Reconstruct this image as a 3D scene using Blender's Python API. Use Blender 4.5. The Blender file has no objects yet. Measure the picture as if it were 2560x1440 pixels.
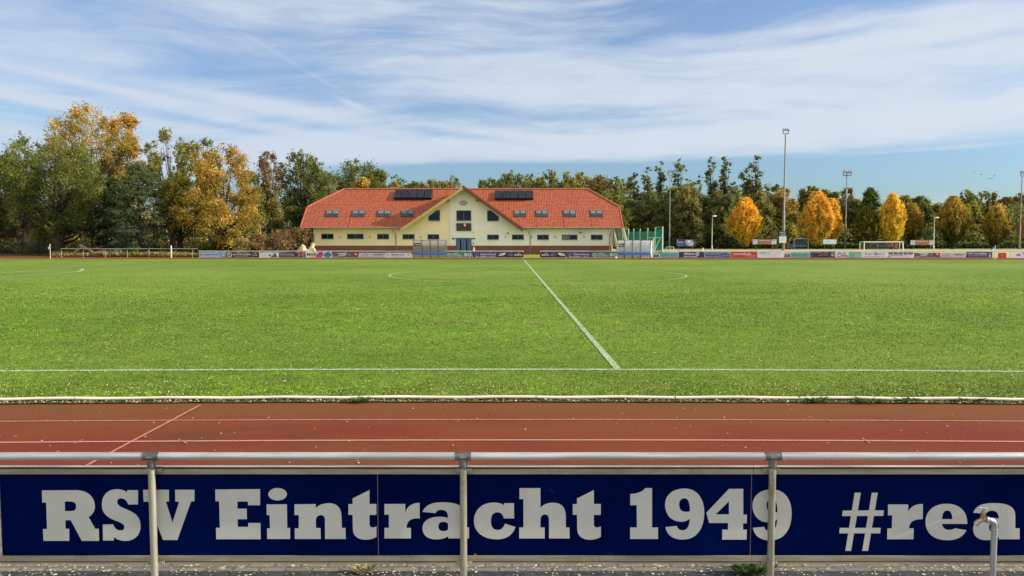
import bpy, math, random
import numpy as np
from mathutils import Vector

S = bpy.context.scene
C = S.collection
F = 2000.0          # focal length in photo pixels (2560 wide)
HC = 2.5            # camera height
YH = 590.0          # horizon row
PITCH = math.atan((720 - YH) / F)
CP, SP = math.cos(PITCH), math.sin(PITCH)

# ------------------------------------------------------------ camera, sky, sun
cam = bpy.data.objects.new('camera', bpy.data.cameras.new('camera'))
C.objects.link(cam)
cam.location = (0, 0, HC)
cam.rotation_euler = (math.pi / 2 - PITCH, 0, 0)
cam.data.sensor_width = 36
cam.data.lens = 36 * F / 2560
cam.data.clip_start = 0.1
cam.data.clip_end = 4000
S.camera = cam

SUN_EL, SUN_AZ = math.radians(22), math.radians(93.5)   # azimuth clockwise from +Y
sd = Vector((math.sin(SUN_AZ) * math.cos(SUN_EL), math.cos(SUN_AZ) * math.cos(SUN_EL), math.sin(SUN_EL)))
sun = bpy.data.objects.new('sun', bpy.data.lights.new('sun', 'SUN'))
C.objects.link(sun)
sun.data.energy = 4.6
sun.data.angle = math.radians(0.5)
sun.data.color = (1.0, 0.88, 0.72)
sun.rotation_euler = sd.to_track_quat('Z', 'Y').to_euler()

S.view_settings.view_transform = 'Standard'
S.view_settings.look = 'None'
S.view_settings.gamma = 1
S.view_settings.exposure = 0.62

world = bpy.data.worlds.new('World')
S.world = world
world.use_nodes = True


class NB:
    """tiny node-tree builder"""
    def __init__(s, tree): s.t = tree; s.n = tree.nodes; s.l = tree.links
    def add(s, kind, **kw):
        n = s.n.new(kind)
        for k, v in kw.items(): setattr(n, k, v)
        return n
    def put(s, sock, v):
        if isinstance(v, bpy.types.NodeSocket): s.l.new(v, sock)
        elif v is not None: sock.default_value = v
    def m(s, op, a, b=None, c=None, clamp=False):
        n = s.add('ShaderNodeMath', operation=op, use_clamp=clamp)
        s.put(n.inputs[0], a)
        if b is not None: s.put(n.inputs[1], b)
        if c is not None: s.put(n.inputs[2], c)
        return n.outputs[0]
    def mix(s, f, a, b, blend='MIX'):
        n = s.add('ShaderNodeMix', data_type='RGBA', blend_type=blend)
        s.put(n.inputs[0], f)
        s.put(n.inputs[6], a if isinstance(a, bpy.types.NodeSocket) else (*a[:3], 1))
        s.put(n.inputs[7], b if isinstance(b, bpy.types.NodeSocket) else (*b[:3], 1))
        return n.outputs[2]
    def noise(s, vec, scale, detail=4, rough=0.55, dist=0.0):
        n = s.add('ShaderNodeTexNoise')
        if vec is not None: s.l.new(vec, n.inputs['Vector'])
        n.inputs['Scale'].default_value = scale
        n.inputs['Detail'].default_value = detail
        n.inputs['Roughness'].default_value = rough
        n.inputs['Distortion'].default_value = dist
        return n.outputs[0]
    def map(s, vec, loc=(0, 0, 0), rot=(0, 0, 0), scale=(1, 1, 1), kind='POINT'):
        n = s.add('ShaderNodeMapping', vector_type=kind)
        s.put(n.inputs[0], vec)
        n.inputs['Location'].default_value = loc
        n.inputs['Rotation'].default_value = rot
        n.inputs['Scale'].default_value = scale
        return n.outputs[0]
    def ramp(s, f, a, b, smooth=True):
        n = s.add('ShaderNodeMapRange', interpolation_type='SMOOTHSTEP' if smooth else 'LINEAR')
        s.put(n.inputs[0], f); n.inputs[1].default_value = a; n.inputs[2].default_value = b
        return n.outputs[0]
    def bump(s, h, strength=0.5, dist=0.02):
        n = s.add('ShaderNodeBump')
        s.put(n.inputs['Height'], h)
        n.inputs['Strength'].default_value = strength
        n.inputs['Distance'].default_value = dist
        return n.outputs[0]


def build_sky():
    b = NB(world.node_tree)
    bg = b.n['Background']
    sky = b.add('ShaderNodeTexSky', sky_type='NISHITA')
    sky.sun_disc = False
    sky.sun_elevation = SUN_EL
    sky.sun_rotation = SUN_AZ
    sky.air_density = 1.0; sky.dust_density = 0.6; sky.ozone_density = 1.6
    tc = b.add('ShaderNodeTexCoord')
    sep = b.add('ShaderNodeSeparateXYZ')
    b.l.new(tc.outputs['Generated'], sep.inputs[0])
    az = b.m('ARCTAN2', sep.outputs[0], sep.outputs[1])
    el = b.m('ARCSINE', sep.outputs[2])
    comb = b.add('ShaderNodeCombineXYZ')
    b.l.new(az, comb.inputs[0]); b.l.new(el, comb.inputs[1])
    ae = comb.outputs[0]                                       # (azimuth, elevation) in radians
    def AE(px, row):
        u = (px - 1280) / F; a = math.atan(u)
        return a, math.atan((YH - row) / F * math.cos(a))
    # streaky cirrus: stretched, warped noise along gently falling bands
    warp = b.noise(b.map(ae, scale=(2.2, 5, 1)), 1.0, 3, 0.5)
    wv = b.add('ShaderNodeCombineXYZ')
    b.l.new(b.m('MULTIPLY', b.m('SUBTRACT', warp, 0.5), 0.11), wv.inputs[1])
    va = b.add('ShaderNodeVectorMath', operation='ADD')
    b.l.new(ae, va.inputs[0]); b.l.new(wv.outputs[0], va.inputs[1])
    streak = b.noise(b.map(va.outputs[0], loc=(3.1, 1.7, 0), rot=(0, 0, 0.12), scale=(3.4, 26, 1)), 1.0, 7, 0.58, 0.1)
    fine = b.noise(b.map(va.outputs[0], loc=(7, 2, 0), rot=(0, 0, 0.2), scale=(11, 90, 1)), 1.0, 8, 0.6, 0.15)
    soft = b.noise(b.map(va.outputs[0], loc=(1, 5, 0), rot=(0, 0, -0.05), scale=(3, 11, 1)), 1.0, 6, 0.55, 0.2)
    blobs = [  # px, row, sigma px, sigma rows, angle deg (+ = rising right), amount
        (2000, 240, 800, 80, 4, .45), (1150, 175, 380, 85, -4, .30), (1300, 370, 520, 36, 3, .34), (2250, 330, 420, 36, 3, .34),
        (2380, 110, 200, 40, 8, .20), (1500, 60, 260, 50, -12, .20), (700, 40, 300, 40, -6, .16), (1950, 165, 420, 22, 3, .22), (2150, 68, 150, 9, 3, .30),
        (60, 60, 160, 60, -16, .26), (180, 330, 200, 30, -4, .20), (200, 420, 400, 40, 0, .25), (640, 400, 300, 30, 2, .30),
        (60, 247, 120, 6, -9, .75), (640, 262, 190, 12, -8, .62), (360, 240, 140, 6, -8, .40), (540, 290, 210, 15, -7, .52), (880, 262, 22, 5, -20, .35), (620, 345, 160, 12, -6, .30), (350, 170, 130, 12, -7, .22), (30, 185, 60, 14, -12, .25), (180, 205, 120, 8, -10, .22),
        (700, 140, 90, 3.5, -28, .10), (800, 200, 50, 3.5, -27, .08),
        (420, 140, 330, 42, -6, -.12), (740, 95, 120, 10, 0, -.22), (980, 80, 60, 12, 0, -.22), (830, 190, 90, 16, -6, -.25), (200, 222, 190, 12, -6, -.34), (60, 268, 120, 9, -6, -.30), (300, 262, 120, 7, -8, -.30), (1130, 278, 170, 20, -2, -.55), (1120, 338, 160, 9, -6, -.42), (780, 320, 150, 9, -6, -.36), (560, 318, 110, 8, -8, -.30),
        (1830, 70, 190, 16, 5, -.28), (2060, 96, 110, 10, 6, -.30), (2280, 128, 200, 10, 3, -.34), (1580, 105, 90, 10, 10, -.26), (1180, 140, 90, 8, 2, -.22), (1900, 20, 380, 18, 0, -.26), (1620, 322, 200, 9, 3, -.22), (1900, 280, 160, 8, -3, -.20), (1380, 300, 200, 10, 6, -.22),
        (1060, 434, 220, 15, 1, -.95), (1700, 428, 400, 17, 1, -.95), (2250, 432, 480, 30, 2, -.95), (1300, 520, 1500, 55, 0, -.35), (2100, 392, 500, 4, 2, .35)]
    tot = None
    for px, row, sx, sy, ang, amp in blobs:
        a, e = AE(px, row)
        m = b.map(ae, loc=(a, e, 0), rot=(0, 0, math.radians(ang)), scale=(sx / F, sy / F, 1), kind='TEXTURE')
        d = b.add('ShaderNodeVectorMath', operation='DOT_PRODUCT')
        b.l.new(m, d.inputs[0]); b.l.new(m, d.inputs[1])
        g = b.m('MULTIPLY', b.m('EXPONENT', b.m('MULTIPLY', d.outputs['Value'], -0.5)), amp)
        tot = g if tot is None else b.m('ADD', tot, g)
    n1 = b.m('MULTIPLY', b.m('SUBTRACT', streak, 0.5), 1.5)
    n2 = b.m('MULTIPLY', b.m('SUBTRACT', fine, 0.5), 0.62)
    n3 = b.m('MULTIPLY', b.m('SUBTRACT', soft, 0.5), 0.9)
    d = b.m('ADD', b.m('ADD', b.m('ADD', n1, n2), n3), b.m('ADD', tot, 0.37))
    dens = b.m('MULTIPLY', b.ramp(d, 0.0, 1.05), 0.93)
    up = b.m('MAXIMUM', sep.outputs[2], 0.0)
    hs = b.add('ShaderNodeHueSaturation')
    hs.inputs['Saturation'].default_value = 1.0
    b.l.new(sky.outputs[0], hs.inputs['Color'])
    gain = b.mix(b.ramp(up, 0.0, 0.28), (0.58, 0.80, 1.12), (1.08, 1.13, 1.30))
    blue = b.mix(1.0, hs.outputs[0], gain, 'MULTIPLY')
    lit = b.ramp(az, -0.8, 0.9)
    white = b.mix(lit, (5.0, 5.7, 6.7), (5.75, 6.3, 6.95))
    # bright haze added in the unseen sky around and behind, filling shaded faces
    back = b.ramp(b.m('ABSOLUTE', az), 0.95, 1.7)
    white = b.mix(back, white, (9.6, 9.4, 8.9))
    dens = b.m('MAXIMUM', dens, b.m('MULTIPLY', back, 0.85))
    col = b.mix(dens, blue, white)
    b.l.new(col, bg.inputs[0])
    bg.inputs[1].default_value = 0.081


build_sky()

# ------------------------------------------------------------ pixel <-> place helpers (photo pixels)
def ray(px, row):
    u, v = (px - 1280) / F, (720 - row) / F
    return (u, CP + v * SP, -SP + v * CP)
def W(px, row, y):
    d = ray(px, row); t = y / d[1]
    return (d[0] * t, y, HC + d[2] * t)
def G(px, row, z=0.0):
    d = ray(px, row); t = (z - HC) / d[2]
    return (d[0] * t, d[1] * t, z)
def X(px, y, row=630): return W(px, row, y)[0]
def Z(row, y): return W(1280, row, y)[2]

# ------------------------------------------------------------ materials
MATS = {}
def srgb(r, g, b):
    f = lambda c: (c / 12.92 if c <= .04045 else ((c + .055) / 1.055) ** 2.4)
    return (f(r / 255), f(g / 255), f(b / 255))
def new_mat(name):
    m = bpy.data.materials.new(name); m.use_nodes = True
    b = NB(m.node_tree)
    return m, b, b.n['Principled BSDF']
def mat(name, col, rough=0.6, metal=0.0, var=0.12, scale=3.0, bump=0.0, spec=None, emit=None):
    if name in MATS: return MATS[name]
    m, b, p = new_mat(name)
    tc = b.add('ShaderNodeTexCoord')
    n = b.noise(tc.outputs['Object'], scale, 5, 0.6)
    f = b.ramp(n, 0.3, 0.7)
    lo = tuple(max(0, c * (1 - var)) for c in col); hi = tuple(min(1, c * (1 + var)) for c in col)
    b.l.new(b.mix(f, lo, hi), p.inputs['Base Color'])
    p.inputs['Roughness'].default_value = rough
    p.inputs['Metallic'].default_value = metal
    if spec is not None: p.inputs['Specular IOR Level'].default_value = spec
    if bump: b.l.new(b.bump(b.noise(tc.outputs['Object'], scale * 8, 4), bump, 0.01), p.inputs['Normal'])
    if emit:
        p.inputs['Emission Color'].default_value = (*col, 1); p.inputs['Emission Strength'].default_value = emit
    MATS[name] = m
    return m

# ------------------------------------------------------------ objects
def tag(o, label=None, cat=None, group=None, kind=None):
    if label: o['label'] = label
    if cat: o['category'] = cat
    if group: o['group'] = group
    if kind: o['kind'] = kind
    return o
def thing(name, loc, label, cat, group=None):
    o = bpy.data.objects.new(name, None); C.objects.link(o)
    o.empty_display_size = 0.3
    o.location = loc
    return tag(o, label, cat, group)
def origin(parent):
    if parent is None: return Vector((0, 0, 0))
    o = parent
    while o.parent: o = o.parent
    return Vector(o.location)
def mesh_np(name, V, Fc, mats, parent=None, smooth=False, colors=None, base=None):
    V = np.asarray(V, dtype=np.float32).reshape(-1, 3)
    off = np.array(origin(parent) if base is None else base, dtype=np.float32)
    V = V - off
    me = bpy.data.meshes.new(name)
    me.vertices.add(len(V)); me.vertices.foreach_set('co', V.ravel())
    Fc = np.asarray(Fc, dtype=np.int32); m, k = Fc.shape
    me.loops.add(m * k); me.loops.foreach_set('vertex_index', Fc.ravel())
    me.polygons.add(m); me.polygons.foreach_set('loop_start', np.arange(m, dtype=np.int32) * k)
    if smooth: me.polygons.foreach_set('use_smooth', np.ones(m, dtype=bool))
    if colors is not None:
        a = me.attributes.new('tint', 'FLOAT_COLOR', 'POINT')
        a.data.foreach_set('color', np.asarray(colors, dtype=np.float32).ravel())
    me.update(calc_edges=True)
    for mm in (mats if isinstance(mats, (list, tuple)) else [mats]): me.materials.append(mm)
    o = bpy.data.objects.new(name, me); C.objects.link(o)
    if parent is not None: o.parent = parent
    elif base is not None: o.location = base
    return o

class MB:
    def __init__(s): s.v = []; s.f = []; s.sm = []
    def add(s, vs, fs, smooth=False):
        n = len(s.v); s.v += [tuple(p) for p in vs]; s.f += [tuple(i + n for i in f) for f in fs]; s.sm += [smooth] * len(fs)
        return s
    def box(s, x0, x1, y0, y1, z0, z1):
        return s.add([(x0, y0, z0), (x1, y0, z0), (x1, y1, z0), (x0, y1, z0), (x0, y0, z1), (x1, y0, z1), (x1, y1, z1), (x0, y1, z1)],
                     [(0, 3, 2, 1), (4, 5, 6, 7), (0, 1, 5, 4), (1, 2, 6, 5), (2, 3, 7, 6), (3, 0, 4, 7)])
    def bbox(s, x0, x1, y0, y1, z0, z1, r=0.01):
        """box with chamfered vertical edges"""
        pts = [(x0 + r, y0), (x1 - r, y0), (x1, y0 + r), (x1, y1 - r), (x1 - r, y1), (x0 + r, y1), (x0, y1 - r), (x0, y0 + r)]
        return s.prism(pts, z0, z1)
    def prism(s, pts, z0, z1):
        n = len(pts)
        return s.add([(x, y, z0) for x, y in pts] + [(x, y, z1) for x, y in pts],
                     [tuple(range(n))[::-1], tuple(range(n, 2 * n))] + [(i, (i + 1) % n, n + (i + 1) % n, n + i) for i in range(n)])
    def prism_y(s, pts, y0, y1):
        """polygon in x,z pushed from y0 to y1"""
        n = len(pts)
        return s.add([(x, y0, z) for x, z in pts] + [(x, y1, z) for x, z in pts],
                     [tuple(range(n)), tuple(range(n, 2 * n))[::-1]] + [(i, n + i, n + (i + 1) % n, (i + 1) % n) for i in range(n)])
    def quad(s, a, b, c, d): return s.add([a, b, c, d], [(0, 1, 2, 3)])
    def slab(s, pts, t):
        """planar polygon pts thickened by t along -normal"""
        P = [Vector(p) for p in pts]; n = (P[1] - P[0]).cross(P[2] - P[0]).normalized()
        k = len(P)
        return s.add(P + [p - n * t for p in P], [tuple(range(k)), tuple(range(k, 2 * k))[::-1]] + [(i, k + i, k + (i + 1) % k, (i + 1) % k) for i in range(k)])
    def tube(s, path, r, n=10, cap=True, smooth=True):
        P = [Vector(p) for p in path]; R = r if isinstance(r, (list, tuple)) else [r] * len(P)
        vs = []; prev = None
        for i, p in enumerate(P):
            d = (P[min(i + 1, len(P) - 1)] - P[max(i - 1, 0)]).normalized()
            if prev is None:
                a = d.orthogonal().normalized()
            else:
                a = (prev - d * prev.dot(d))
                a = a.normalized() if a.length > 1e-6 else d.orthogonal().normalized()
            prev = a; bb = d.cross(a)
            for k in range(n):
                t = 2 * math.pi * k / n
                vs.append(p + (a * math.cos(t) + bb * math.sin(t)) * R[i])
        fs = [(i * n + k, i * n + (k + 1) % n, (i + 1) * n + (k + 1) % n, (i + 1) * n + k) for i in range(len(P) - 1) for k in range(n)]
        s.add(vs, fs, smooth)
        if cap:       # caps keep vertices of their own so the tube shades evenly to its ends
            s.add(vs[:n], [tuple(range(n))[::-1]]); s.add(vs[-n:], [tuple(range(n))])
        return s
    def ellipsoid(s, c, rx, ry, rz, n=10, m=6):
        vs = []; fs = []
        for i in range(m + 1):
            ph = math.pi * i / m
            for k in range(n):
                t = 2 * math.pi * k / n
                vs.append((c[0] + rx * math.sin(ph) * math.cos(t), c[1] + ry * math.sin(ph) * math.sin(t), c[2] + rz * math.cos(ph)))
        for i in range(m):
            for k in range(n): fs.append((i * n + k, (i + 1) * n + k, (i + 1) * n + (k + 1) % n, i * n + (k + 1) % n))
        return s.add(vs, fs, True)
    def build(s, name, m, parent=None, base=None):
        off = origin(parent) if base is None else Vector(base)
        me = bpy.data.meshes.new(name)
        me.from_pydata([tuple(Vector(p) - off) for p in s.v], [], s.f)
        me.polygons.foreach_set('use_smooth', s.sm)
        me.update()
        for mm in (m if isinstance(m, (list, tuple)) else [m]): me.materials.append(mm)
        o = bpy.data.objects.new(name, me); C.objects.link(o)
        if parent is not None: o.parent = parent
        elif base is not None: o.location = base
        return o

def copy_thing(root, loc, **props):
    r = root.copy(); C.objects.link(r); r.location = loc
    for k, v in props.items(): r[k] = v
    for ch in list(root.children):
        c = ch.copy(); C.objects.link(c); c.parent = r
        for g in ch.children:
            d = g.copy(); C.objects.link(d); d.parent = c
    return r

# ------------------------------------------------------------ flat curves -> mesh (letters)
def bez(p0, p1, p2, p3, n=8):
    out = []
    for i in range(1, n + 1):
        t = i / n; a = 1 - t
        out.append(tuple(a ** 3 * p0[k] + 3 * a * a * t * p1[k] + 3 * a * t * t * p2[k] + t ** 3 * p3[k] for k in (0, 1)))
    return out
def outline(path):
    """path: list of points, or ('C', p1, p2, p3) cubic pieces"""
    pts = []
    for e in path:
        if e[0] == 'C': pts += bez(pts[-1], e[1], e[2], e[3])
        else: pts.append(tuple(e))
    return pts
def ellipse_pts(cx, cy, rx, ry, n=28): return [(cx + rx * math.cos(2 * math.pi * i / n), cy + ry * math.sin(2 * math.pi * i / n)) for i in range(n)]
def fill_contours(contours, conv, thick=0.0):
    """contours: lists of 2-D points (outer and holes); returns MB with each mapped by conv to 3-D"""
    cu = bpy.data.curves.new('tmp', 'CURVE'); cu.dimensions = '2D'; cu.fill_mode = 'BOTH'
    for pts in contours:
        sp = cu.splines.new('POLY'); sp.points.add(len(pts) - 1)
        for i, p in enumerate(pts): sp.points[i].co = (p[0], p[1], 0, 1)
        sp.use_cyclic_u = True
    ob = bpy.data.objects.new('tmp', cu)
    me = bpy.data.meshes.new_from_object(ob)
    vs = [conv(v.co.x, v.co.y) for v in me.vertices]; fs = [tuple(p.vertices) for p in me.polygons]
    bpy.data.objects.remove(ob); bpy.data.curves.remove(cu); bpy.data.meshes.remove(me)
    return vs, fs
TXT = {}
def text_geo(s, bold=0.0):
    k = (s, bold)
    if k not in TXT:
        cu = bpy.data.curves.new('tmp', 'FONT'); cu.body = s; cu.size = 1; cu.resolution_u = 3; cu.offset = bold
        ob = bpy.data.objects.new('tmp', cu)
        me = bpy.data.meshes.new_from_object(ob)
        vs = [(v.co.x, v.co.y) for v in me.vertices]; fs = [tuple(p.vertices) for p in me.polygons]
        bpy.data.objects.remove(ob); bpy.data.curves.remove(cu); bpy.data.meshes.remove(me)
        x0 = min(v[0] for v in vs); x1 = max(v[0] for v in vs); y0 = min(v[1] for v in vs); y1 = max(v[1] for v in vs)
        TXT[k] = ([((v[0] - x0) / (x1 - x0), (v[1] - y0) / (y1 - y0)) for v in vs], fs)
    return TXT[k]
def text_at(mb, s, x0, x1, z0, z1, y, bold=0.0, slant=0.0):
    vs, fs = text_geo(s, bold)
    return mb.add([(x0 + v[0] * (x1 - x0) + slant * v[1] * (z1 - z0), y, z0 + v[1] * (z1 - z0)) for v in vs], fs)
# ------------------------------------------------------------ ground, pitch, track
def mat_pitch():
    m, b, p = new_mat('pitch_turf')
    tc = b.add('ShaderNodeTexCoord'); ob = tc.outputs['Object']
    big = b.ramp(b.noise(ob, 0.07, 5, 0.65), .35, .65)
    mid = b.ramp(b.noise(ob, 1.1, 5, 0.65), .3, .7)
    fin = b.ramp(b.noise(b.map(ob, scale=(1, 1.3, 1)), 22, 6, 0.75), .28, .72)
    tuft = b.ramp(b.noise(b.map(ob, scale=(1, 2.2, 1)), 5.5, 6, 0.7), .40, .62)
    sep = b.add('ShaderNodeSeparateXYZ'); b.l.new(ob, sep.inputs[0])
    c = b.mix(fin, (0.046, 0.118, 0.006), (0.168, 0.300, 0.020))
    c = b.mix(b.m('MULTIPLY', mid, .5), c, (0.26, 0.34, 0.05))
    c = b.mix(b.m('MULTIPLY', big, .55), c, (0.29, 0.37, 0.06))
    dk = b.ramp(b.noise(b.map(ob, scale=(.8, 1.6, 1)), 4.2, 8, 0.85), .545, .63)
    c = b.mix(b.m('MULTIPLY', dk, .8), c, (0.025, 0.055, 0.010))  # dark dashes: tuft shadows painted into the turf colour
    c = b.mix(b.m('MULTIPLY', b.m('SUBTRACT', 1, tuft), .35), c, (0.060, 0.120, 0.018))
    dk2 = b.ramp(b.noise(b.map(ob, scale=(.8, .8, 1)), 1.4, 8, 0.85), .54, .66)
    c = b.mix(b.m('MULTIPLY', dk2, .35), c, (0.045, 0.105, 0.010))
    worn = b.ramp(b.noise(b.map(ob, scale=(1, .7, 1)), .33, 7, .75), .60, .74)
    c = b.mix(b.m('MULTIPLY', worn, .42), c, (0.26, 0.25, 0.07))
    # scattered pale leaves
    vo = b.add('ShaderNodeTexVoronoi'); vo.inputs['Scale'].default_value = 3.0
    b.l.new(ob, vo.inputs['Vector'])
    lf = b.m('LESS_THAN', vo.outputs['Distance'], 0.075)
    keep = b.m('GREATER_THAN', b.noise(ob, 0.8, 3), 0.5)
    c = b.mix(b.m('MULTIPLY', b.m('MULTIPLY', lf, keep), .8), c, (0.50, 0.50, 0.16))
    b.l.new(c, p.inputs['Base Color'])
    p.inputs['Roughness'].default_value = 0.9
    p.inputs['Specular IOR Level'].default_value = 0.15
    h = b.m('ADD', b.m('MULTIPLY', b.noise(ob, 30, 4, .7), .4), b.m('MULTIPLY', b.noise(b.map(ob, scale=(1, 2, 1)), 6, 5, .7), 1.0))
    b.l.new(b.bump(h, 0.55, 0.09), p.inputs['Normal'])
    return m

def mat_track():
    m, b, p = new_mat('red_track_rubber')
    tc = b.add('ShaderNodeTexCoord'); ob = tc.outputs['Object']
    big = b.ramp(b.noise(b.map(ob, scale=(.5, 1.4, 1)), .55, 6, 0.6), .35, .65)
    st = b.ramp(b.noise(b.map(ob, scale=(.7, 1.8, 1)), .55, 7, 0.7, .5), .52, .68)
    sp = b.noise(ob, 38, 5, .9)
    c = b.mix(b.ramp(sp, .25, .75), (0.075, 0.012, 0.007), (0.270, 0.052, 0.026))
    c = b.mix(b.m('MULTIPLY', big, .6), c, (0.19, 0.062, 0.020))
    c = b.mix(b.m('MULTIPLY', st, .62), c, (0.085, 0.045, 0.024))
    gr = b.ramp(b.noise(ob, 130, 2, .5), .68, .74)
    c = b.mix(b.m('MULTIPLY', gr, .5), c, (0.50, 0.30, 0.20))
    sep = b.add('ShaderNodeSeparateXYZ'); b.l.new(ob, sep.inputs[0])
    edge = b.m('MULTIPLY', b.ramp(b.m('ADD', sep.outputs[1], b.m('MULTIPLY', b.noise(ob, .9, 4), 1.5)), 10.6, 12.6), .55)
    c = b.mix(edge, c, (0.17, 0.085, 0.025))
    b.l.new(c, p.inputs['Base Color'])
    p.inputs['Roughness'].default_value = 0.95
    p.inputs['Specular IOR Level'].default_value = 0.12
    b.l.new(b.bump(sp, 0.35, 0.01), p.inputs['Normal'])
    return m

def mat_ground(name, a, c2, s=.4, bump=.5):
    m, b, p = new_mat(name)
    tc = b.add('ShaderNodeTexCoord'); ob = tc.outputs['Object']
    f = b.ramp(b.noise(ob, s, 7, 0.65), .32, .68); g = b.noise(ob, s * 12, 5, .7)
    c = b.mix(f, a, c2)
    c = b.mix(b.m('MULTIPLY', b.ramp(g, .35, .7), .5), c, tuple(x * .5 for x in a))
    b.l.new(c, p.inputs['Base Color']); p.inputs['Roughness'].default_value = .95
    p.inputs['Specular IOR Level'].default_value = .1
    b.l.new(b.bump(g, bump, .1), p.inputs['Normal'])
    return m

def mat_paving():
    m, b, p = new_mat('mossy_concrete_paving')
    tc = b.add('ShaderNodeTexCoord'); ob = tc.outputs['Object']
    br = b.add('ShaderNodeTexBrick')
    b.l.new(ob, br.inputs['Vector'])
    br.inputs['Scale'].default_value = 1.0
    br.inputs['Brick Width'].default_value = 0.2; br.inputs['Row Height'].default_value = 0.1
    br.inputs['Mortar Size'].default_value = 0.010; br.inputs['Bias'].default_value = 0
    br.inputs['Color1'].default_value = (.20, .165, .13, 1); br.inputs['Color2'].default_value = (.12, .11, .09, 1)
    br.inputs['Mortar'].default_value = (.05, .055, .02, 1)
    moss = b.ramp(b.noise(ob, 3, 6, .7), .55, .7)
    c = b.mix(b.m('MULTIPLY', moss, .6), br.outputs[0], (.12, .13, .03))
    c = b.mix(b.m('MULTIPLY', b.ramp(b.noise(ob, 40, 4, .7), .3, .7), .45), c, (.30, .26, .22))
    li = b.ramp(b.noise(ob, 14, 3, .4), .66, .70)
    c = b.mix(b.m('MULTIPLY', li, .8), c, (.48, .44, .36))
    b.l.new(c, p.inputs['Base Color']); p.inputs['Roughness'].default_value = .9
    h = b.m('ADD', br.outputs['Fac'], b.m('MULTIPLY', b.noise(ob, 30, 4), -.4))
    bn = b.bump(h, .6, .01); b.n[bn.node.name].invert = True
    b.l.new(bn, p.inputs['Normal'])
    return m

M_PITCH, M_TRACK, M_PAVE = mat_pitch(), mat_track(), mat_paving()
M_EARTH = mat_ground('leaf_strewn_earth', (.085, .075, .035), (.19, .12, .05))
M_DRY = mat_ground('dry_pale_grass', (.40, .40, .19), (.50, .48, .26), .15, .1)
M_LAWN = mat_ground('bright_lawn', (.20, .27, .03), (.30, .36, .05), .3, .3)

def sheet(name, pts, z, m):
    mb = MB().add([(x, y, z) for x, y in pts], [tuple(range(len(pts)))])
    return tag(mb.build(name, m), kind='structure')
def strip(name, pts, w, z, m, label=None):
    """flat ribbon of width w along ground points"""
    P = [Vector((p[0], p[1], z)) for p in pts]; vs = []
    for i, q in enumerate(P):
        d = (P[min(i + 1, len(P) - 1)] - P[max(i - 1, 0)]).normalized(); n = Vector((-d.y, d.x, 0)) * w / 2
        vs += [q - n, q + n]
    fs = [(2 * i, 2 * i + 2, 2 * i + 3, 2 * i + 1) for i in range(len(P) - 1)]
    return tag(MB().add(vs, fs).build(name, m), label=label, kind='structure')
def curve_pts(pxrows, n=40):
    """smooth ground line through photo points"""
    xs = [p[0] for p in pxrows]; ys = [p[1] for p in pxrows]
    c = np.polyfit(xs, ys, min(2, len(xs) - 1))
    return [G(x, float(np.polyval(c, x))) for x in np.linspace(xs[0], xs[-1], n)]

sheet('ground', [(-1500, -400), (1500, -400), (1500, 2600), (-1500, 2600)], -0.02, M_EARTH)
sheet('paving', [(-30, -6), (30, -6), (30, 7.3), (-30, 7.3)], 0.002, M_PAVE)
sheet('running_track', [(-95, 7.3), (95, 7.3), (95, 91.2), (-36, 91.4), (-47, 96), (-52, 99.5), (-95, 99.5)], 0.0, M_TRACK)
kerb_line = curve_pts([(-200, 1009), (0, 1006.5), (640, 1003.5), (1280, 1001.5), (1920, 1004), (2560, 1007), (2760, 1009)])
far_edge = [G(px, r) for px, r in ((-200, 647.2), (0, 647.6), (1280, 649.3), (2560, 650.4), (2700, 650.5))]
sheet('pitch', [(p[0], p[1] + .05) for p in kerb_line] + [(p[0], p[1]) for p in far_edge[::-1]], 0.012, M_PITCH)
sheet('lawn', [(-30, 91.4), (14.6, 91.4), (14.6, 108.6), (-30, 108.6)], 0.006, M_LAWN)
sheet('second_pitch', [(14.8, 91.6), (140, 91.6), (160, 158), (14.8, 158)], 0.006, M_DRY)

# white lines: paint worn by the grass growing through
def mat_line(name, col, back, wear):
    m, b, p = new_mat(name)
    tc = b.add('ShaderNodeTexCoord'); ob = tc.outputs['Object']
    f = b.ramp(b.noise(b.map(ob, scale=(1, 1, 1)), 26, 5, .75), wear - .10, wear + .10)
    b.l.new(b.mix(f, back, col), p.inputs['Base Color']); p.inputs['Roughness'].default_value = .9
    p.inputs['Specular IOR Level'].default_value = .1
    return m
M_CHALK = mat_line('chalk_on_turf', (.56, .62, .50), (.15, .27, .05), .50)
M_FAINT = mat_line('faint_chalk_on_turf', (.44, .52, .32), (.18, .29, .06), .47)
M_LANE = mat_line('worn_lane_paint', (.50, .26, .18), (.30, .10, .05), .40)
M_LANE2 = mat_line('rubbed_lane_paint', (.50, .24, .17), (.27, .08, .045), .45)
touch = curve_pts([(-150, 931), (0, 929.5), (640, 927), (1280, 925), (1545, 926.5), (2560, 931.5), (2700, 932)])
strip('touchline', touch, .13, .020, M_CHALK)
hl = [G(1310, 650.5), G(1545, 926)]
strip('halfway_line', [tuple(np.array(hl[0]) + (np.array(hl[1]) - np.array(hl[0])) * t) for t in np.linspace(0, 1, 12)], .13, .024, M_CHALK)
cc = G(1344, 689.8); r_x = (G(1719, 689.8)[0] - G(969, 689.8)[0]) / 2
yn, yf = G(1300, 710.2)[1], G(1300, 671.2)[1]
strip('centre_circle', [(cc[0] + r_x * math.cos(a), (yn + yf) / 2 + (yf - yn) / 2 * math.sin(a)) for a in np.linspace(0, 2 * math.pi, 97)], .14, .028, M_FAINT)
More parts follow.
